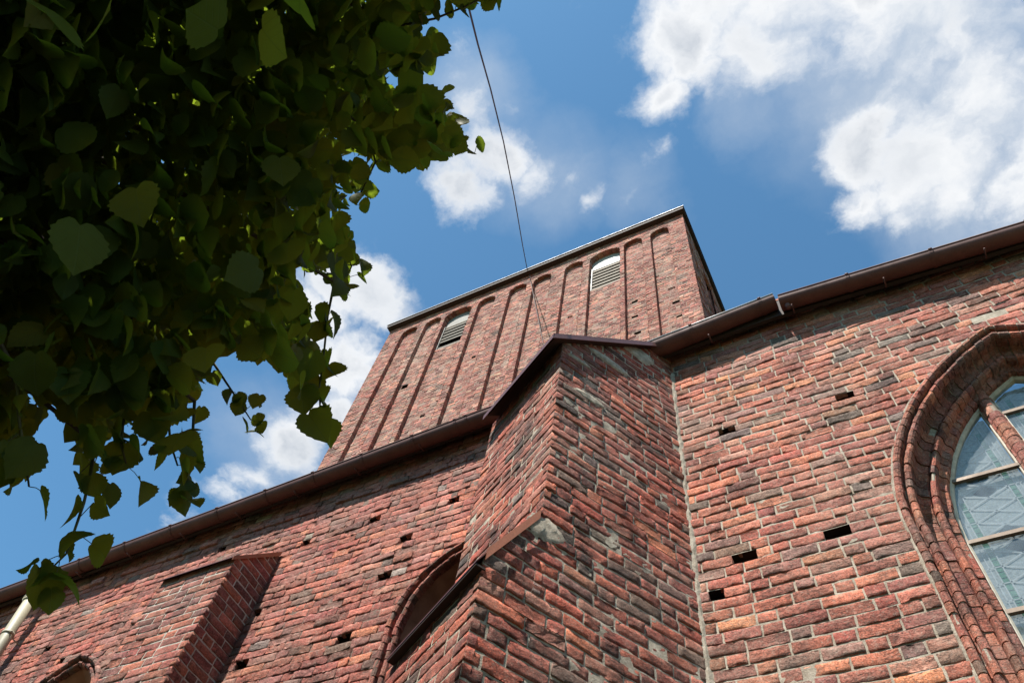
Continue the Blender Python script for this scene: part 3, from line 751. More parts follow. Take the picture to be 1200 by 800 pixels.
# --- small pilaster buttress on the left
pf = .883*D; px0, px1 = -1.585*D, -1.355*D; pzt = zD(1.377); pzb = zD(1.505)
g = G()
PF = Face((0, pf, 0), (1, 0, 0), (0, -1, 0))
lay(g, PF, lambda z: [(px0, px1)], 0.0, pzt, 'pil', depth=.0045, seed=71, mort=1, rough=.6, mamp=.004)
PR = Face((px1, pf, 0), (0, 1, 0), (1, 0, 0))
ptop = lambda z: pf+.01 if z < pzt else pf+(z-pzt)/(pzb-pzt)*(D-pf)
lay(g, PR, lambda z: [(0 if z < pzt else (z-pzt)/(pzb-pzt)*(D-pf), D-pf)], 0.0, pzb-.04, 'pil', depth=.0045, seed=72, mort=1, rough=.6, mamp=.004)
PL = Face((px0, D, 0), (0, -1, 0), (-1, 0, 0))
lay(g, PL, lambda z: [(0, (D-pf) if z < pzt else (D-pf)*(1-(z-pzt)/(pzb-pzt)))], 0.0, pzb-.04, 'pil', depth=.0045, seed=73, mort=1, rough=.6, mamp=.004)
pil = g.build('small_buttress', [MB_LEFT, mortar_mat('white_pointing', (.48, .44, .38), (.34, .30, .25))], church)
g = G(); o1 = .05; sl_ = (pzb-pzt)/(D-pf)
def slab(g, pts, th, mat=0):
    up = np.array([0, 0, th]); q = [np.array(p, float) for p in pts]; g.hexa([*q, *[p+up for p in q]], mat=mat)
slab(g, [(px0-.03, pf-o1, pzt-o1*sl_+.01), (px1+.02, pf-o1, pzt-o1*sl_+.01), (px1+.02, D-.02, pzb+.0), (px0-.03, D-.02, pzb+.0)], .012)
g.build('flashing', [M_FLASH], pil)
g = G()
yy = np.array([pf-o1, D-.02]); 
V = [(px1+.024, pf-o1, pzt-o1*sl_-.030), (px1+.024, D-.03, pzb-.055), (px1+.024, D-.03, pzb+.013), (px1+.024, pf-o1, pzt-o1*sl_+.024)]
g.hexa([np.array(v) for v in V]+[np.array(v)+np.array([.004, 0, 0]) for v in V]); g.build('flashing_edge', [M_TERRA], pil)

# --- the big turned buttress in the middle
AB = radians(29.07)
Rv = np.array([sin(AB), cos(AB), 0]); Lv = np.array([-cos(AB), sin(AB), 0]); Nf = -Rv; Nr = -Lv
C1 = W(-.4213, .7183, 0)*np.array([1, 1, 0]); C2 = C1-Rv*(.0828*D)
J = np.array([-.2650*D, D, 0])
tR = np.linalg.norm(J-C1)
s1, s2 = .272*D, .250*D
zE = zD(1.530)                     # brick top at the front face
SLP = 1.02                         # roof slope
zS0, zS1 = zD(.815), zD(.968)      # set-off
g = G()
F1 = Face(C1+Lv*s1, -Lv, Nf)       # upper front (seen on the left), u from far end to corner
lay(g, F1, lambda z: [(0, s1)], zS0-.1, zE, 'but', depth=.005, seed=81, mort=1, rough=.75, mamp=.008, L=(.275, .13))
F2 = Face(C2+Lv*s2, -Lv, Nf)
lay(g, F2, lambda z: [(0, s2)], 0.0, zS0, 'but', depth=.005, seed=82, mort=1, rough=.75, mamp=.008)
F3 = Face(C2, Rv, Nr)              # the long right hand face, both stages in one plane
off = .0828*D
def f3iv(z):
    a = 0.0 if z < zS0 else (off*(z-zS0)/(zS1-zS0) if z < zS1 else off)
    if z > zE: a = off+(z-zE)/SLP
    return [(a, tR+off)] if a < tR+off-.05 else []
lay(g, F3, f3iv, 0.0, zE+tR*SLP-.03, 'but', depth=.005, seed=83, mort=1, rough=.8, mamp=.008, breaks=(zS0, zS1, zE), L=(.275, .13), mstep=.04)
# lime patches smeared over the upper right of the face
def patch(g, F, cu, cz, ru, rz, seed, th=.012, mat=1):
    r = np.random.default_rng(seed); n = 26; V = [F.P(cu, cz, th)]
    for k_, sc in ((0, .55), (1, .85), (2, 1.0)):
        for i in range(n):
            a = 2*pi*i/n; q = sc*(1+.30*(vnoise(np.array([[cos(a)*1.7+seed, sin(a)*1.7, k_*.3]]), seed)[0]-.5)*2+r.normal(0, .05))
            V.append(F.P(cu+ru*q*cos(a), cz+rz*q*sin(a), (th, th*.8, -.004)[k_]+r.normal(0, .0015)))
    Fc = [[0, 1+i, 1+(i+1) % n, 1+(i+1) % n] for i in range(n)]+[[1+k_*n+i, 1+(k_+1)*n+i, 1+(k_+1)*n+(i+1) % n, 1+k_*n+(i+1) % n] for k_ in range(2) for i in range(n)]
    V = np.array(V); V[:, 2] += wob(V); g.add(V, Fc, (.42, .4, .36), mat, True)
patch(g, F3, off+.07, zS1-.12, .15, .12, 3, .009)
patch(g, F3, off+.55, zD(1.585), .26, .06, 4); patch(g, F3, off+.95, zD(1.72), .24, .12, 5); patch(g, F3, off+.22, zD(1.50), .14, .035, 6)
patch(g, F3, off+.35, zD(1.385), .17, .05, 7, .008)
# unseen back side
K = np.array([-.598*D, D, 0]); Fe = C1+Lv*s1
g.quad(Fe-Rv*0, K, K+np.array([0, 0, zE+1.0]), Fe+np.array([0, 0, zE]), col=(.24, .07, .05), mat=0)
K2 = np.array([-.62*D, D, 0]); Fe2 = C2+Lv*s2
g.quad(Fe2, K2, K2+np.array([0, 0, zS1]), Fe2+np.array([0, 0, zS0]), col=(.24, .07, .05), mat=0)
but = g.build('large_buttress', [MB_BUT, MM_BUT], church)
# roof of the buttress: sheet metal on dark boards
def rp(h, s, dz):                  # h out from the upper front face, s along it
    p = C1-Rv*h+Lv*s; p = p.copy(); p[2] = zE+.012-h*SLP+dz; return p
h0 = .125; so_ = -.05; se = s1-.12; hb = -(tR+.35)
g = G(); q = [rp(h0, so_, 0), rp(h0, se, 0), rp(hb, se, 0), rp(hb, so_, 0)]
g.hexa([*q, *[p+np.array([0, 0, .03]) for p in q]]); g.build('roof_boarding', [M_SOFFIT], but)
g = G(); q = [rp(h0+.03, so_-.03, .034), rp(h0+.03, se+.03, .034), rp(hb, se+.03, .034), rp(hb, so_-.03, .034)]
g.hexa([*q, *[p+np.array([0, 0, .012]) for p in q]])
q = [rp(h0+.03, so_-.03, -.028), rp(h0+.03, se+.03, -.028), rp(h0+.022, se+.03, -.024), rp(h0+.022, so_-.03, -.024)]
g.hexa([*q, *[p+np.array([0, 0, .066]) for p in q]])
q = [rp(h0+.03, so_-.03, -.040), rp(h0+.03, so_-.022, -.040), rp(hb, so_-.022, -.040), rp(hb, so_-.03, -.040)]
g.hexa([*q, *[p+np.array([0, 0, .078]) for p in q]])
g.build('sheet_roof', [M_FLASH], but)
# flashing over the set-off
sl2 = (zS1-zS0)/off
def sp(h, s, dz):                  # h in from the lower front face
    p = C2+Rv*h+Lv*s; p = p.copy(); p[2] = zS0+.01+h*sl2+dz; return p
def ep(h, s_, z): p = C2+Rv*h+Lv*s_; p = p.copy(); p[2] = z-.07*s_/s2; return p
zf = zS0-.10
g = G(); q = [ep(-.055, -.02, zf+.016), ep(-.055, s2-.09, zf+.016), ep(off-.005, s2-.05, zS1+.02), ep(off-.005, -.02, zS1+.02)]
g.hexa([*q, *[p+np.array([0, 0, .012]) for p in q]])
q = [ep(-.05, -.015, zf), ep(-.05, s2-.095, zf), ep(.02, s2-.095, zf), ep(.02, -.015, zf)]
g.hexa([*q, *[p+np.array([0, 0, .014]) for p in q]], mat=1)  # dark under-board added to stand in for the shadow band below the sheet
g.build('flashing', [M_FLASH, M_SOFFIT], but)
g = G(); q = [sp(-.005, -.034, -.045), sp(off-.03, -.034, -.045), sp(off-.03, -.034, .05), sp(-.005, -.034, .05)]
n_ = Nr*.005
for i in range(7):                 # a slightly crumpled turned down strip
    f0, f1 = i/7, (i+1)/7; b0 = .012*abs(sin(i*1.9)); b1 = .012*abs(sin((i+1)*1.9)); 
    a0 = q[0]*(1-f0)+q[1]*f0+n_*b0*60*.25; a1 = q[0]*(1-f1)+q[1]*f1+n_*b1*60*.25; c0_ = q[3]*(1-f0)+q[2]*f0; c1_ = q[3]*(1-f1)+q[2]*f1
    g.quad(a0, a1, c1_, c0_); g.quad(a0+n_, a1+n_, c1_+n_, c0_+n_); g.quad(a0, a1, a1+n_, a0+n_)
g.build('flashing_edge', [M_TERRA], but)

# --- gutters: half round, with collars, bead and brackets
def gutter(pA, pB, rad, name, collars, lip=M_GUT, endA=True, endB=True, rB=None):
    pA = np.array(pA); pB = np.array(pB); ax = pB-pA; L_ = np.linalg.norm(ax); ax /= L_
    yv = np.array([0, 1.0, 0]); zv = np.cross(ax, yv); zv = zv if zv[2] > 0 else -zv
    g = G(); n = 14; V = []
    rB = rB or rad
    for P_, rd in ((pA, rad), (pB, rB)):
        for rr2 in (rd, rd-.004):
            for i in range(n+1):
                a = pi*i/n; V.append(P_+yv*(-cos(a)*rr2)-zv*sin(a)*rr2)
    m = n+1
    Fc = [[i, i+1, 2*m+i+1, 2*m+i] for i in range(n)]+[[m+i, m+i+1, 3*m+i+1, 3*m+i] for i in range(n)]
    g.add(np.array(V), Fc, mat=0, smooth=True)
    for P_, rd, on in ((pA, rad, endA), (pB, rB, endB)):
        if on:
            V = [P_]+[P_+yv*(-cos(pi*i/n)*rd)-zv*sin(pi*i/n)*rd for i in range(n+1)]
            g.add(np.array(V), [[0, i+1, i+2, i+2] for i in range(n)], mat=0)
    o = g.build(name, [M_GUT], church)
    g = G(); g.tube([pA-yv*rad+zv*.004, pB-yv*rB+zv*.004], .0105, 8); g.build('bead', [lip], o)
    for c_ in collars:
        p0 = pA+ax*(L_*c_-.017); p1 = pA+ax*(L_*c_+.017); rd = (rad+(rB-rad)*c_)+.008; V = []
        for P_ in (p0, p1):
            for r3 in (rd, rd-.004):
                for i in range(n+1): V.append(P_+yv*(-cos(pi*i/n)*r3)-zv*sin(pi*i/n)*r3)
        g = G(); g.add(np.array(V), [[i, i+1, 2*m+i+1, 2*m+i] for i in range(n)]+[[i, i+1, m+i+1, m+i] for i in range(n)]+[[2*m+i, 2*m+i+1, 3*m+i+1, 3*m+i] for i in range(n)], smooth=False)
        g.tube([p0-yv*rd+zv*.004, p1-yv*rd+zv*.004], .014, 8)
        g.build('collar', [M_GUT], o)
    return o
GL = .93                            # outer lip sits at .93 D
def gp(px_, py_, rad, frac=GL):     # lip point on the sight plane -> axis of the gutter
    v = ray(px_, py_); v = v*(frac*D/v[1]); return np.array([v[0], v[1]+rad, v[2]+CZ])
rg = .100
a_, b_ = gp(0, 690, rg), gp(586, 472.5, rg)
ext = a_+(a_-b_)*.32
a_[1] = b_[1] = ext[1] = D*GL+rg
gutter(ext, b_, rg, 'gutter', [.06, .14, .22, .305, .385, .462, .537, .610, .683, .752, .820, .888, .943, .957], endA=True)
a2, b2 = gp(752, 404, .115), gp(905, 343, .10)
a2[1] = b2[1] = D*GL+.11
gutter(a2, b2, .115, 'gutter', [.38, .90], lip=M_LIP, rB=.095)
a3, b3 = gp(911, 345.5, .095), gp(1200, 259, .095); a3[1] = b3[1] = D*GL+.105
ext = b3+(b3-a3)*.9
gutter(a3, ext, .095, 'gutter', [.16, .34, .53, .72, .9], lip=M_GUT)
g = G(); p = a3+np.array([.06, .0, -.085]); g.tube([p+np.array([0, 0, .02]), p+np.array([0, 0, -.045]), p+np.array([0.01, .02, -.07])], [.034, .03, .02], 12); g.build('gutter_outlet', [M_GUT], church)
# bracket straps carrying the gutters
for x in list(np.arange(-2.6*D, -.85*D, .9))+list(np.arange(-.15*D, 1.3*D, .9)):
    zt = float(np.interp(x/D, [-2.53, -.79, -.30, .02, .55], [1.695, 1.765, 1.795, 1.81, 1.745]))*D+CZ
    g = G(); g.tube([(x, D-.02, zt+.02), (x, D-.10, zt-.02), (x, D*GL+.19, zt-.105), (x, D*GL+.08, zt-.112)], .008, 6); g.build('gutter_bracket', [M_GUT], church)
# aisle roof, lean-to of clay tiles with a dark eaves board, deepened to block sun behind the gutter
g = G(); y0r, y1r = D-.118, DT-.05; xs = np.linspace(XL, XR, 60)
for xa, xb in zip(xs[:-1], xs[1:]):
    for j in range(14):                 # tile courses as small steps
        f0, f1 = j/14, (j+1)/14; q = []
        for th in (0, 1):
            for (x, f_, t_) in ((xa, f0, .040), (xb, f0, .040), (xb, f1, .012), (xa, f1, .012)):
                q.append(np.array([x, y0r+(y1r-y0r)*f_, topz(x)-.03+3.9*f_+(t_ if th else 0)]))
        g.hexa(q)
g.build('aisle_roof', [M_TILE], church)
g = G()
for xa, xb in zip(xs[:-1], xs[1:]):
    za, zb_ = topz(xa), topz(xb)
    g.hexa([np.array(p) for p in ((xa, D-.114, za-.37), (xb, D-.114, zb_-.37), (xb, D-.072, zb_-.37), (xa, D-.072, za-.37), (xa, D-.114, za-.036), (xb, D-.114, zb_-.036), (xb, D-.072, zb_-.028), (xa, D-.072, za-.028))])
    g.hexa([np.array(p) for p in ((xa, D-.071, za-.045), (xb, D-.071, zb_-.045), (xb, D+.1, zb_-.045), (xa, D+.1, za-.045), (xa, D-.071, za-.030), (xb, D-.071, zb_-.030), (xb, D+.1, zb_-.030), (xa, D+.1, za-.030))])
g.build('eaves_board', [M_SOFFIT], church)

# --- downpipe in cream paint, far left
def dp(px_, py_, fr): v = ray(px_, py_); v = v*(fr*D/v[1]); return np.array([v[0], v[1], v[2]+CZ])
g = G(); A0 = dp(48, 684, .945); A1 = dp(36, 702, .945); A2 = dp(0, 757, .952); dirn = (A2-A1)/np.linalg.norm(A2-A1)
rp_ = .072
A3 = A1+dirn*2.2; A4 = np.array([A3[0]+.02, D-.10, A3[2]-.3]); A5 = np.array([A4[0], D-.10, .3])
g.tube([A1, A2, A3, A4, A5], rp_, 18)
ds = g.build('downpipe', [M_CREAM], church)
g = G(); g.tube([A0+np.array([0.0, 0, .04]), A0, A0+(A1-A0)*.7], [rp_*.72, rp_*.9, rp_*1.0], 18); g.tube([A0+(A1-A0)*.65, A1, A1+dirn*.03], [rp_*1.05, rp_*1.30, rp_*1.32], 18); g.tube([A1+dirn*.03, A1+dirn*.055], [rp_*1.32, rp_*1.05], 18); g.build('pipe_socket', [M_CREAM], ds)
g = G(); q = A1+dirn*.62; g.tube([q-dirn*.02, q+dirn*.02], rp_*1.12, 18); g.tube([q, q+np.array([.02, .26, 0])], .008, 6); g.tube([q+np.array([.06, -.03, 0]), q+np.array([.11, -.03, 0])], .012, 6); g.build('pipe_clip', [M_CREAM], ds)

# ------------------------------------------------------------ the tower
tx0, tx1 = -1.392*DT, -.159*DT
TZT = zD(0)+2.805*DT; TZB = 0.0; TD = .125
NICH = [(-1.318,-1.246,0),(-1.212,-1.138,0),(-1.120,-1.003,1),(-.976,-.902,0),(-.843,-.771,0),(-.743,-.670,0),(-.616,-.543,0),(-.516,-.400,1),(-.385,-.316,0),(-.285,-.217,0)]
niches = []
for (a, b_, k_) in NICH:
    c_ = (a+b_)/2*DT; hw_ = (b_-a)/2*DT; top = 2.748*DT+CZ
    rise = hw_*.92 if not k_ else hw_*.72
    r_ = (hw_*hw_+rise*rise)/(2*rise)   # flattened round head
    niches.append((c_, hw_, top-rise, rise, k_))
def nspan(nc, z):
    c_, hw_, zs, rise, k_ = nc
    if z < zs: return (c_-hw_, c_+hw_)
    q = (z-zs)/rise
    if q >= 1: return None
    h = hw_*sqrt(max(0, 1-q*q)); return (c_-h, c_+h) if h > .01 else None
thol = [(-1.191,2.271,.20,.16),(-.239,2.259,.19,.07),(-.232,2.156,.19,.07),(-.226,2.061,.19,.07),(-.358,2.262,.17,.07),(-.360,2.161,.17,.07),(-.354,2.052,.17,.08),(-.58,2.33,.14,.08),(-.93,2.30,.12,.07),(-1.06,2.02,.14,.09)]
thb = [(x*DT-ww/2, x*DT+ww/2, z*DT+CZ-hh/2, z*DT+CZ+hh/2) for (x, z, ww, hh) in thol]
TF = Face((0, DT, 0), (1, 0, 0), (0, -1, 0)); TB = Face((0, DT+TD, 0), (1, 0, 0), (0, -1, 0))
zvis = 1.70*DT+CZ
def t_front(z):
    cut = [s for nc in niches for s in [nspan(nc, z)] if s]
    return subtract(subtract([(tx0, tx1)], cut), [(a, b_) for (a, b_, c_, d_) in thb if c_ <= z <= d_])
def louv(nc, z):
    c_, hw_, zs, rise, k_ = nc
    if not k_ or z < 2.438*(DT+TD)+CZ: return None
    s = nspan((c_, hw_-.0, zs, rise, k_), z); return s
def t_back(z):
    out = []
    for nc in niches:
        s = nspan(nc, z)
        if not s: continue
        seg = [(s[0]-.0, s[1]+.0)]
        if louv(nc, z): seg = []
        out += seg
    return subtract(out, [(a, b_) for (a, b_, c_, d_) in thb if c_ <= z <= d_])
tbr = [nc[2]+nc[3]-.001 for nc in niches]+[nc[2] for nc in niches]+[2.438*(DT+TD)+CZ]+[q for h in thb for q in h[2:]]
g = G()
lay(g, TF, t_front, zvis, TZT, 'tow', depth=.008, detail=1, seed=91, mort=1, breaks=tbr, rough=1.2, sink=.15, mstep=.12, mamp=.010, gap=.020, L=(.205, .115))
lay(g, TB, t_back, zvis, 2.748*DT+CZ, 'tow', depth=.005, detail=1, seed=92, mort=1, breaks=tbr, rough=1.2, sink=.15, mstep=.12, mamp=.010, gap=.020, L=(.205, .115))
g.quad((tx0, DT, TZB), (tx1, DT, TZB), (tx1, DT, zvis+.02), (tx0, DT, zvis+.02), col=(.27, .10, .075), mat=0)
# reveals of the niches, laid in short brick lengths
for nc in niches:
    c_, hw_, zs, rise, k_ = nc
    dp_ = TD+.01
    path = [(c_-hw_, z) for z in np.arange(zvis, zs, .101)]+[(c_-hw_*cos(a), zs+rise*sin(a)) for a in np.linspace(0, pi, 17)]+[(c_+hw_, z) for z in np.arange(zs, zvis, -.101)]
    for (xa, za), (xb, zb_) in zip(path[:-1], path[1:]):
        dd_ = dp_ + (.17 if (k_ and min(za, zb_) > 2.43*(DT+TD)+CZ) else 0)
        j1 = rng.normal(0, .006)
        g.quad((xa+j1, DT-.004, za), (xb+j1, DT-.004, zb_), (xb+j1*.3, DT+dd_, zb_), (xa+j1*.3, DT+dd_, za), col=palette('tow', 1)[0]*.95, mat=0)
for (a, b_, c_, d_) in thb:
    for yq in (DT+.14,) if not any(nc[0]-nc[1] < (a+b_)/2 < nc[0]+nc[1] for nc in niches) else (DT+TD+.14,):
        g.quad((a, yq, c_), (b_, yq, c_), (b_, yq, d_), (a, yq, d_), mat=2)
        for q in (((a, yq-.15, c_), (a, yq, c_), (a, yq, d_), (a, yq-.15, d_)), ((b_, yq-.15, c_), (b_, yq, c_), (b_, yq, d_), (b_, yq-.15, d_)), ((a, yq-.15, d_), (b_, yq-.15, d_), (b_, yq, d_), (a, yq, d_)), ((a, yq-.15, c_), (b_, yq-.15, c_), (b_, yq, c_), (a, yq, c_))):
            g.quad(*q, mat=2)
TW = 9.6
TS = Face((tx1, DT, 0), (0, 1, 0), (1, 0, 0))
lay(g, TS, lambda z: subtract([(0, TW)], [(1.5, 2.3), (3.4, 4.2)] if z < 2.70*DT+CZ else []), zvis, TZT, 'tow', depth=.010, detail=1, seed=93, mort=1, rough=1.9, mstep=.14, breaks=(2.70*DT+CZ,))
TS2 = Face((tx1-TD, DT, 0), (0, 1, 0), (1, 0, 0))
lay(g, TS2, lambda z: [(1.5, 2.3), (3.4, 4.2)], zvis, 2.70*DT+CZ, 'tow', depth=.010, detail=0, seed=94, mort=1, rough=1.9, mstep=.14)
for yq in (1.5, 2.3, 3.4, 4.2): g.quad((tx1, DT+yq, zvis), (tx1-TD, DT+yq, zvis), (tx1-TD, DT+yq, 2.7*DT+CZ), (tx1, DT+yq, 2.7*DT+CZ), col=(.27, .1, .08), mat=0)
g.quad((tx1, DT, TZB), (tx1, DT+TW, TZB), (tx1, DT+TW, zvis+.02), (tx1, DT, zvis+.02), col=(.27, .10, .075), mat=0)
g.quad((tx0, DT+TW, TZB), (tx1, DT+TW, TZB), (tx1, DT+TW, TZT), (tx0, DT+TW, TZT), col=(.27, .10, .075), mat=0)
g.quad((tx0, DT, TZB), (tx0, DT+TW, TZB), (tx0, DT+TW, TZT), (tx0, DT, TZT), col=(.27, .10, .075), mat=0)
tower = g.build('tower', [MB_TOW, MM_TOW, M_CAV], church)
# louvred sound windows
for nc in niches:
    c_, hw_, zs, rise, k_ = nc
    if not k_: continue
    right = c_ > -6
    yb = DT+TD+.06; zb_ = 2.438*(DT+TD)+CZ; zt_ = 2.598*yb+CZ
    g = G()
    # white board filling the arched head
    n = 24; V = []
    for i in range(n+1):
        a = pi*i/n; x = c_-hw_*cos(a)*.995; z = zs+rise*sin(a)
        V += [(x, yb, max(z, zt_)), (x, yb, zt_)]
    V = np.array(V); 
    zt2 = zt_
    V[1::2, 2] = zt2
    g.add(V, [[2*i, 2*i+1, 2*i+3, 2*i+2] for i in range(n)], mat=0)
    for s in (-1, 1):
        xs = c_+s*(hw_-.03); 
        if not right and s == 1: continue
        g.box((xs-.022, yb-.06, zb_+(0 if s < 0 else .25)), (xs+.022, yb, zt_+.02), mat=0)
    g.box((c_-hw_, yb-.03, zt2-.05), (c_+hw_, yb-.004, zt2), mat=1 if not right else 0)
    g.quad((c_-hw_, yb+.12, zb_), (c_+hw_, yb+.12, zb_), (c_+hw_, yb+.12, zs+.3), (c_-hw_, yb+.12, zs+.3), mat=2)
    lw = g.build('louvred_window', [M_WHITE if right else M_SHADEW, M_SLAT, M_CAV], tower)
    nb = 7
    for i in range(nb):
        za = zt2-.04-(i+1)*(zt2-.04-zb_)/nb; h_ = (zt2-.04-zb_)/nb
        if not right and i == 5: continue
        g = G(); x0_, x1_ = c_-hw_+.06, c_+hw_-.06; tl = rng.normal(0, .008)+(.03 if (not right and i > 4) else 0)
        g.hexa([np.array(p) for p in ((x0_, yb-.050, za+tl), (x1_, yb-.050, za), (x1_, yb-.036, za), (x0_, yb-.036, za+tl),
            (x0_, yb-.012, za+h_*1.0+tl), (x1_, yb-.012, za+h_*1.0), (x1_, yb+.004, za+h_*1.0), (x0_, yb+.004, za+h_*1.0+tl))])
        g.build('slat', [M_SLAT if right else M_SLAT2], lw)
# tower roof: dark eaves with a thin bright drip edge
g = G(); ov = .17; ex0, ex1 = tx0-.07, tx1+.085
g.box((ex0, DT-ov, TZT-.02), (ex1, DT+TW+ov, TZT+.13), mat=0)
apex = np.array([(ex0+ex1)/2, DT+TW/2, TZT+1.9])
bs_ = [np.array(p, float) for p in ((ex0-.02, DT-ov-.02, TZT+.135), (ex1+.02, DT-ov-.02, TZT+.135), (ex1+.02, DT+TW+ov, TZT+.135), (ex0-.02, DT+TW+ov, TZT+.135))]
for i in range(4): g.add([bs_[i], bs_[(i+1) % 4], apex], [[0, 1, 2]], mat=1)
rf = g.build('tower_roof', [M_SOFFIT, M_FLASH], tower)
g = G(); g.box((ex0-.03, DT-ov-.030, TZT+.128), (ex1+.03, DT-ov-.005, TZT+.146)); g.box((ex1+.006, DT-ov-.004, TZT+.128), (ex1+.03, DT+TW+ov, TZT+.146), mat=1); g.build('drip_edge', [M_LIP, M_SOFFIT], rf)

# ------------------------------------------------------------ cables
def on_y(px_, py_, y): v = ray(px_, py_); v = v*(y/v[1]); return np.array([v[0], v[1], v[2]+CZ])
def dist_pt(px_, py_, d_): v = ray(px_, py_); v = v/np.linalg.norm(v)*d_; return np.array([v[0], v[1], v[2]+CZ])
g = G()
end = on_y(617.5, 314, DT-.20); start = dist_pt(545, -20, 9.0)
m1_ = [start]
pts2 = [(550, 12, 9.6), (560, 52, 11.0), (575, 105, 13.2), (590, 166, 16.0), (603, 232, 19.5), (612, 285, 23.0)]
for p in pts2: m1_.append(dist_pt(*p))
m1_.append(end)
far = start+(start-m1_[1])*6+np.array([0, 0, -1.2])
g.tube([far]+m1_, .0135, 6)
tag(g.build('overhead_cable', [M_CABLE]), 'thin dark cable sagging through the sky up to the edge of the tower roof', 'cable')
g = G(); g.tube([on_y(620.5, 322, DT-.03), on_y(624, 340, DT-.05), on_y(636.5, 402, DT-.06), on_y(652, 470, DT-.08)], .012, 6)
tag(g.build('lightning_cable', [M_WIRE]), 'thin rusty cable hanging across the tower face down behind the buttress roof', 'cable')

# ------------------------------------------------------------ the linden tree
lm, t, b, o_ = newmat('linden_leaf'); P = coords(t)
a = t.node('ShaderNodeAttribute'); a.attribute_name = 'tint'
sp_ = t.node('ShaderNodeSeparateColor'); t.l.new(a.outputs['Color'], sp_.inputs[0])
lu, lv, lr = sp_.outputs[0], sp_.outputs[1], sp_.outputs[2]   # across, along, and a number per leaf
au = t.math('ABSOLUTE', t.math('SUBTRACT', lu, .5))
vein = t.math('PINGPONG', t.math('ADD', t.math('MULTIPLY', lv, 5.0), t.math('MULTIPLY', au, -5.0)), .5)
vn = t.math('MAXIMUM', t.maprange(vein, .07, .0), t.maprange(au, .022, .004))
base = t.mix(lr, (.022, .045, .010), (.052, .085, .016))
base = t.mix(t.maprange(t.noise(P, 35, 4, .6), .35, .7), base, (.045, .075, .018))
base = t.mix(t.math('MULTIPLY', vn, .5), base, (.10, .14, .045))
base = t.mix(t.maprange(lr, .93, .97, 0, .6), base, (.16, .13, .03))
t.l.new(base, b.inputs['Base Color']); b.inputs['Roughness'].default_value = .6; b.inputs['Specular IOR Level'].default_value = .18
bump(t, b, t.math('MULTIPLY', vn, -1.0), .5, .002)
tl_ = t.node('ShaderNodeBsdfTranslucent'); t.l.new(t.mix(t.math('MULTIPLY', vn, .45), (.24, .34, .022), (.11, .185, .016)), tl_.inputs['Color'])
mx = t.node('ShaderNodeMixShader'); mx.inputs[0].default_value = .46
t.l.new(b.outputs[0], mx.inputs[1]); t.l.new(tl_.outputs[0], mx.inputs[2]); t.l.new(mx.outputs[0], o_.inputs[0])
M_BARK = plain_mat('linden_bark', (.10, .075, .055), .95, .5, 9, .03)
M_TWIG = plain_mat('green_brown_twig', (.075, .075, .035), .8, .3, 30)

POLY = [(585,-5),(560,8),(546,12),(532,10),(512,20),(502,30),(515,45),(527,60),(525,76),(507,86),(505,92),(522,95),(536,112),(542,140),(548,160),(562,178),(556,192),(536,188),(520,194),(500,203),(478,205),(452,198),(428,190),(438,205),(426,220),(414,238),(407,262),(416,280),(424,296),(420,318),(408,345),(394,350),(378,342),(366,330),(360,345),(372,366),(386,380),(378,400),(370,428),(378,452),(384,470),(372,462),(352,470),(334,460),(318,432),(290,428),(262,432),(244,452),(248,486),(234,500),(214,525),(186,540),(176,515),(166,500),(152,505),(160,545),(146,556),(128,520),(110,545),(104,582),(88,590),(90,560),(80,520),(62,478),(44,500),(42,560),(22,584),(0,545),(-400,700),(-900,300),(-900,-700),(300,-900),(900,-500),(640,-60)]
PO = np.array(POLY, float)
def inpoly(X, Y):
    r = np.zeros(len(X), bool); n = len(PO)
    for i in range(n):
        x1, y1 = PO[i]; x2, y2 = PO[(i+1) % n]
        c_ = ((y1 > Y) != (y2 > Y)); xi = (x2-x1)*(Y-y1)/((y2-y1) if y2 != y1 else 1e-9)+x1
        r ^= c_ & (X < xi)
    return r
def polydist(X, Y):
    dm = np.full(len(X), 1e9); n = len(PO)
    for i in range(n):
        a_ = PO[i]; b_ = PO[(i+1) % n]; ab = b_-a_; tq = np.clip(((X-a_[0])*ab[0]+(Y-a_[1])*ab[1])/(ab@ab), 0, 1)
        dm = np.minimum(dm, np.hypot(X-a_[0]-ab[0]*tq, Y-a_[1]-ab[1]*tq))
    return dm
def leaf_template(ns, teeth=True):
    ts = np.linspace(0, 1, ns); V = []; UV = []
    for i, q in enumerate(ts):
        wd = .52*(sin(pi*min(1, q*.93+.10))**.62)*(1-q)**.28*1.12 if 0 < i < ns-1 else (.20 if i == 0 else 0.0)
        if teeth and 0 < i < ns-1: wd *= 1+(.055 if i % 2 else -.055)
        yb_ = q-(.10*(1-q)**4 if i > 0 else 0)
        back = -.09 if i == 0 else 0
        for s in (-1, -.5, 0, .5, 1):
            yv_ = q + (back*(abs(s) > .3)) ; bend = .10*(abs(s))**1.0*wd*2-.16*(q-.4)**2
            V.append((s*wd, yv_, bend)); UV.append((.5+s*wd*.9, q))
    F = [[i*5+j, i*5+j+1, (i+1)*5+j+1, (i+1)*5+j] for i in range(ns-1) for j in range(4)]
    return np.array(V), np.array(F), np.array(UV)
def leaf_simple():
    V = np.array([(0,0,0),(-.42,.05,.05),(-.48,.38,.06),(-.28,.75,.0),(0,1,-.08),(.28,.75,.0),(.48,.38,.06),(.42,.05,.05),(0,.4,0)], float)
    F = np.array([[0,8,2,1],[8,4,3,2],[0,7,6,8],[8,6,5,4]]); UV = np.c_[.5+V[:, 0]*.9, V[:, 1]]
    return V, F, UV
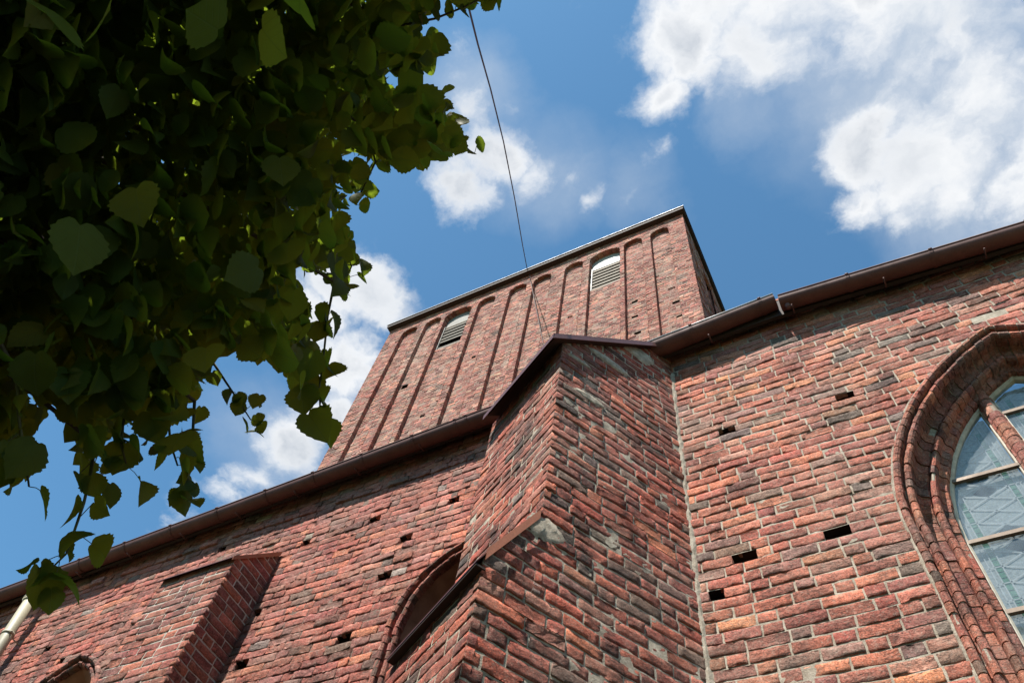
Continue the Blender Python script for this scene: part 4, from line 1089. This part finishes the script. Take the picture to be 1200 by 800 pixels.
def place_leaves(g, P, size, tip, nrm, tmpl, curl=1.0):
    V, F, UV = tmpl; N = len(P)
    tip = tip/np.linalg.norm(tip, axis=1, keepdims=True)
    nrm = nrm-tip*(nrm*tip).sum(1, keepdims=True); nrm /= np.linalg.norm(nrm, axis=1, keepdims=True)
    sx = np.cross(tip, nrm); r = rng.random((N, 1, 1))
    cv = rng.normal(0, .25, (N, 1)); cv2 = rng.normal(.1, .3, (N, 1))
    vz = V[None, :, 2]*rng.uniform(.3, 2.2, (N, 1))+cv*V[None, :, 0]**2*1.6-np.abs(cv2)*V[None, :, 1]**2*.6+rng.normal(0, .22, (N, 1))*V[None, :, 0]*V[None, :, 1]
    vz = vz*curl; asp = rng.uniform(.9, 1.12, (N, 1))
    X = P[:, None]+size[:, None, None]*((V[None, :, 0]*asp)[..., None]*sx[:, None]+V[None, :, 1][..., None]*tip[:, None]+vz[..., None]*nrm[:, None])
    C_ = np.concatenate([np.broadcast_to(UV[None], (N, len(V), 2)), np.broadcast_to(r, (N, len(V), 1))], 2)
    FF = (F[None]+(np.arange(N)*len(V))[:, None, None]).reshape(-1, 4)
    g.add(X.reshape(-1, 3), FF, C_.reshape(-1, 3), 0, True)
TRUNK = np.array([-3.7, -2.3, 0.0])
def orient(P, droop=.55, spread=.45):
    N = len(P); out = P-(TRUNK+np.array([0, 0, 5.0])); out[:, 2] = 0; out /= np.linalg.norm(out, axis=1, keepdims=True)+1e-6
    tip = out*.6+rng.normal(0, .55, (N, 3)); tip[:, 2] = -np.abs(rng.normal(droop, .35, N))
    nr = rng.normal(0, spread, (N, 3)); nr[:, 2] += 1.0; nr += out*.25
    return tip, nr
T_HI = leaf_template(15); T_MID = leaf_template(8, False); T_LO = leaf_simple()
g = G()
eye = np.array([0, 0, CZ])
def shade_ok(Q):                       # Q relative to the eye; keep the crown's shadow off the church
    hy = 3.0-Q[:, 1]; return Q[:, 2]-hy*tan(SUN_EL)/cos(SUN_LEFT) < 2.6
# 1) the leaves looking down at us: within the outline, at 1.6 to 5 m
N = 19000
X = rng.uniform(-260, 600, N); Y = rng.uniform(-260, 700, N)
dd = polydist(X, Y); ok = inpoly(X, Y)
dst = 2.3+rng.random(N)**1.2*3.2
size = rng.uniform(.05, .108, N)
pxs = size*FPX/dst
def gapn(X, Y): return np.clip(vnoise(np.c_[X/30, Y/30, X*0], 41)-.52, 0, 1)*95+np.clip(vnoise(np.c_[X/13, Y/13, X*0], 42)-.60, 0, 1)*60
ok &= (dd > pxs*.36+gapn(X, Y)) | (rng.random(N) < .03)
X, Y, dst, size = X[ok], Y[ok], dst[ok], size[ok]
Q = np.array([ray(x, y) for x, y in zip(X, Y)]); Q = Q/np.linalg.norm(Q, axis=1, keepdims=True)*dst[:, None]
k_ = shade_ok(Q); Q = Q[k_]; size = size[k_]
tip, nr = orient(Q+eye)
tip = tip/np.linalg.norm(tip, axis=1, keepdims=True)
near = np.linalg.norm(Q, axis=1) < 3.6
for sel, tm in ((near, T_HI), (~near, T_MID)):
    place_leaves(g, (Q+eye)[sel]-tip[sel]*size[sel][:, None]*.5, size[sel], tip[sel], nr[sel], tm)
# 2) a few big close leaves
big = [(318,50,1.75,.115),(92,292,1.75,.105),(350,8,1.8,.10),(238,24,1.9,.11),(60,20,1.7,.12),(120,20,1.8,.12),(285,320,2.0,.10),(240,420,2.1,.10),(205,520,2.3,.11),
       (25,540,2.2,.10),(140,535,2.4,.10),(180,500,2.4,.10),(355,470,2.6,.10),(330,200,2.2,.10),(500,140,2.9,.10),(160,240,1.9,.10),(515,120,2.8,.10),(540,165,2.9,.11),(395,315,2.7,.10),(405,335,2.8,.09),(372,500,2.5,.12),(362,430,2.6,.10),(300,470,2.6,.06),(80,450,2.3,.10),(40,440,2.2,.10),(110,520,2.3,.09)]
BQ = np.array([dist_pt(x, y, d_) for (x, y, d_, s) in big]); bs = np.array([s for *_, s in big])
tip, nr = orient(BQ, .7, .35); nr = (eye-BQ)/np.linalg.norm(BQ-eye, axis=1, keepdims=True)+rng.normal(0, .42, BQ.shape); tip[:, 2] -= .6; tn = tip/np.linalg.norm(tip, axis=1, keepdims=True)
place_leaves(g, BQ-tn*bs[:, None]*.5, bs, tip, nr, T_HI, .5)
# 3) hanging sprays with twigs
sprays = [ [(112,520,2.5),(105,560,2.45),(98,590,2.4),(86,625,2.35),(78,648,2.3),(62,664,2.3)],
           [(228,470,2.6),(226,505,2.55),(222,540,2.5),(218,572,2.5)],
           [(250,425,3.0),(265,448,3.0),(280,470,3.0),(294,492,3.0)],
           [(392,330,2.9),(384,370,2.9),(380,410,2.8),(374,455,2.7),(376,500,2.6)],
           [(470,150,3.3),(505,165,3.3),(535,172,3.3),(556,180,3.3)],
           [(380,250,3.0),(400,280,3.0),(412,312,3.0),(400,340,3.0)],
           [(150,440,2.5),(146,480,2.5),(142,520,2.4),(148,545,2.4)],
           [(20,440,2.3),(22,490,2.3),(30,540,2.3),(34,570,2.3)],
           [(430,150,3.2),(440,190,3.2),(428,215,3.2),(416,240,3.2)],
           [(470,30,3.0),(510,22,3.0),(545,8,3.0),(580,-10,3.0)],
           [(180,430,2.6),(196,480,2.5),(200,520,2.5),(208,545,2.4)] ]
twigs = []
sz_by = [.085,.075,.05,.085,.08,.075,.085,.085,.075,.085,.085]
for sp0, sz in zip(sprays, sz_by):
    tw = G(); pts = np.array([dist_pt(*q) for q in sp0]); tw.tube(pts, [.005-.0035*i/len(pts) for i in range(len(pts))], 6)
    seg = []
    for a_, b_ in zip(pts[:-1], pts[1:]):
        n_ = max(2, int(np.linalg.norm(b_-a_)/.035))
        for i in range(n_): seg.append(a_+(b_-a_)*i/n_)
    seg.append(pts[-1]); seg = np.array(seg)[1:]; n_ = len(seg)
    off_ = rng.normal(0, .022, (n_, 3)); P_ = seg+off_
    s_ = rng.uniform(.7, 1.15, n_)*sz
    tip, nr = orient(P_, .8, .55); tn = tip/np.linalg.norm(tip, axis=1, keepdims=True)
    place_leaves(g, P_, s_, tip, nr, T_HI)
    for p, q in zip(seg, P_): tw.tube([p, (p+q)/2+np.array([0, 0, .004]), q], .0012, 4, caps=False)
    twigs.append(tw)
# small leaves and buds at the spray ends
ends = [(290,498,3.0),(282,470,3.0),(300,486,3.0),(218,585,2.5),(210,575,2.5),(228,566,2.5),(222,556,2.5),(40,656,2.3),(60,672,2.3),(74,640,2.35),(60,690,2.3),(300,505,3.0)]
EQ = np.array([dist_pt(*e) for e in ends]); tip, nr = orient(EQ, .8, .6); place_leaves(g, EQ, rng.uniform(.05, .075, len(EQ)), tip, nr, T_HI)
# 4) the body of the crown behind and above, which shades what hangs below
N = 190000
Q = np.stack([rng.uniform(-8.5, 2.0, N), rng.uniform(-7, 3.0, N), rng.uniform(1.3, 9.5, N)], 1)
cc = (Q-np.array([-3.3, -1.6, 5.0]))/np.array([4.9, 4.6, 4.3]); rad_ = np.linalg.norm(cc, axis=1)
lump = vnoise(Q*.9, 5)*.35+vnoise(Q*2.1, 6)*.2
ok = (rad_ < .80+lump) & shade_ok(Q) & (np.linalg.norm(Q, axis=1) > 2.6)
pp = px_of(Q); vis = (pp[:, 2] > 0) & (pp[:, 0] > -25) & (pp[:, 0] < 1225) & (pp[:, 1] > -25) & (pp[:, 1] < 825)
inside_ = inpoly(pp[:, 0], pp[:, 1]) & (polydist(pp[:, 0], pp[:, 1]) > 24+gapn(pp[:, 0], pp[:, 1]))
ok &= (~vis) | inside_
Q = Q[ok]
sv = np.array(sdir); keep = np.ones(len(Q), bool)
for sp0, rr2 in ((sprays[1], .42), (sprays[2], .42), (sprays[3], .40), (sprays[4], .35), (sprays[8], .35), (sprays[5], .35), (sprays[0], .32)):
    for q in sp0[1:]:
        S = dist_pt(*q)-eye; dv = Q-S; al = dv@sv; pe = np.linalg.norm(dv-al[:, None]*sv, axis=1)
        keep &= ~((al > .15) & (pe < rr2))
Q = Q[keep]
if len(Q) > 62000: Q = Q[rng.choice(len(Q), 62000, replace=False)]
sz = rng.uniform(.075, .125, len(Q)); tip, nr = orient(Q+eye)
place_leaves(g, Q+eye, sz, tip, nr, T_LO)
print('crown leaves', len(Q))
tree = bpy.data.objects.new('linden_tree', None); COL.objects.link(tree); tree.location = (0, 0, 0)
tag(tree, 'dark leafy linden tree overhanging the upper left, hanging in front of the sky', 'tree')
g.build('crown', [lm], tree)
# trunk and limbs
for tw in twigs: tw.build('twig', [M_TWIG], tree)
g = G(); top = TRUNK+np.array([.3, .5, 7.5])
g.tube([TRUNK+np.array([0, 0, -.2]), TRUNK+np.array([.02, .02, .4]), TRUNK+np.array([.05, .1, 2.2]), TRUNK+np.array([.15, .25, 4.5]), top, top+np.array([.1, .3, 2.6])], [.36, .27, .23, .18, .10, .03], 16)
g.build('trunk', [M_BARK], tree)
allp = [np.array(dist_pt(*sp0[0])) for sp0 in sprays]
for i, tgt in enumerate(allp+[dist_pt(200, 200, 3.6), dist_pt(80, 330, 3.0), dist_pt(420, 80, 4.2), dist_pt(-300, 200, 4), dist_pt(100, -400, 5)]):
    g = G(); st = TRUNK+np.array([.1, .2, 2.9+.28*(i % 9)])
    mid = st*.5+tgt*.5+np.array([rng.normal(0, .15), rng.normal(0, .15), .45]); q1 = st*.78+tgt*.22+np.array([0, 0, .3]); q3 = mid*.45+tgt*.55+np.array([0, 0, .16])
    g.tube([st, q1, mid, q3, tgt], [.05, .036, .022, .011, .005], 8); g.build('branch', [M_BARK], tree)
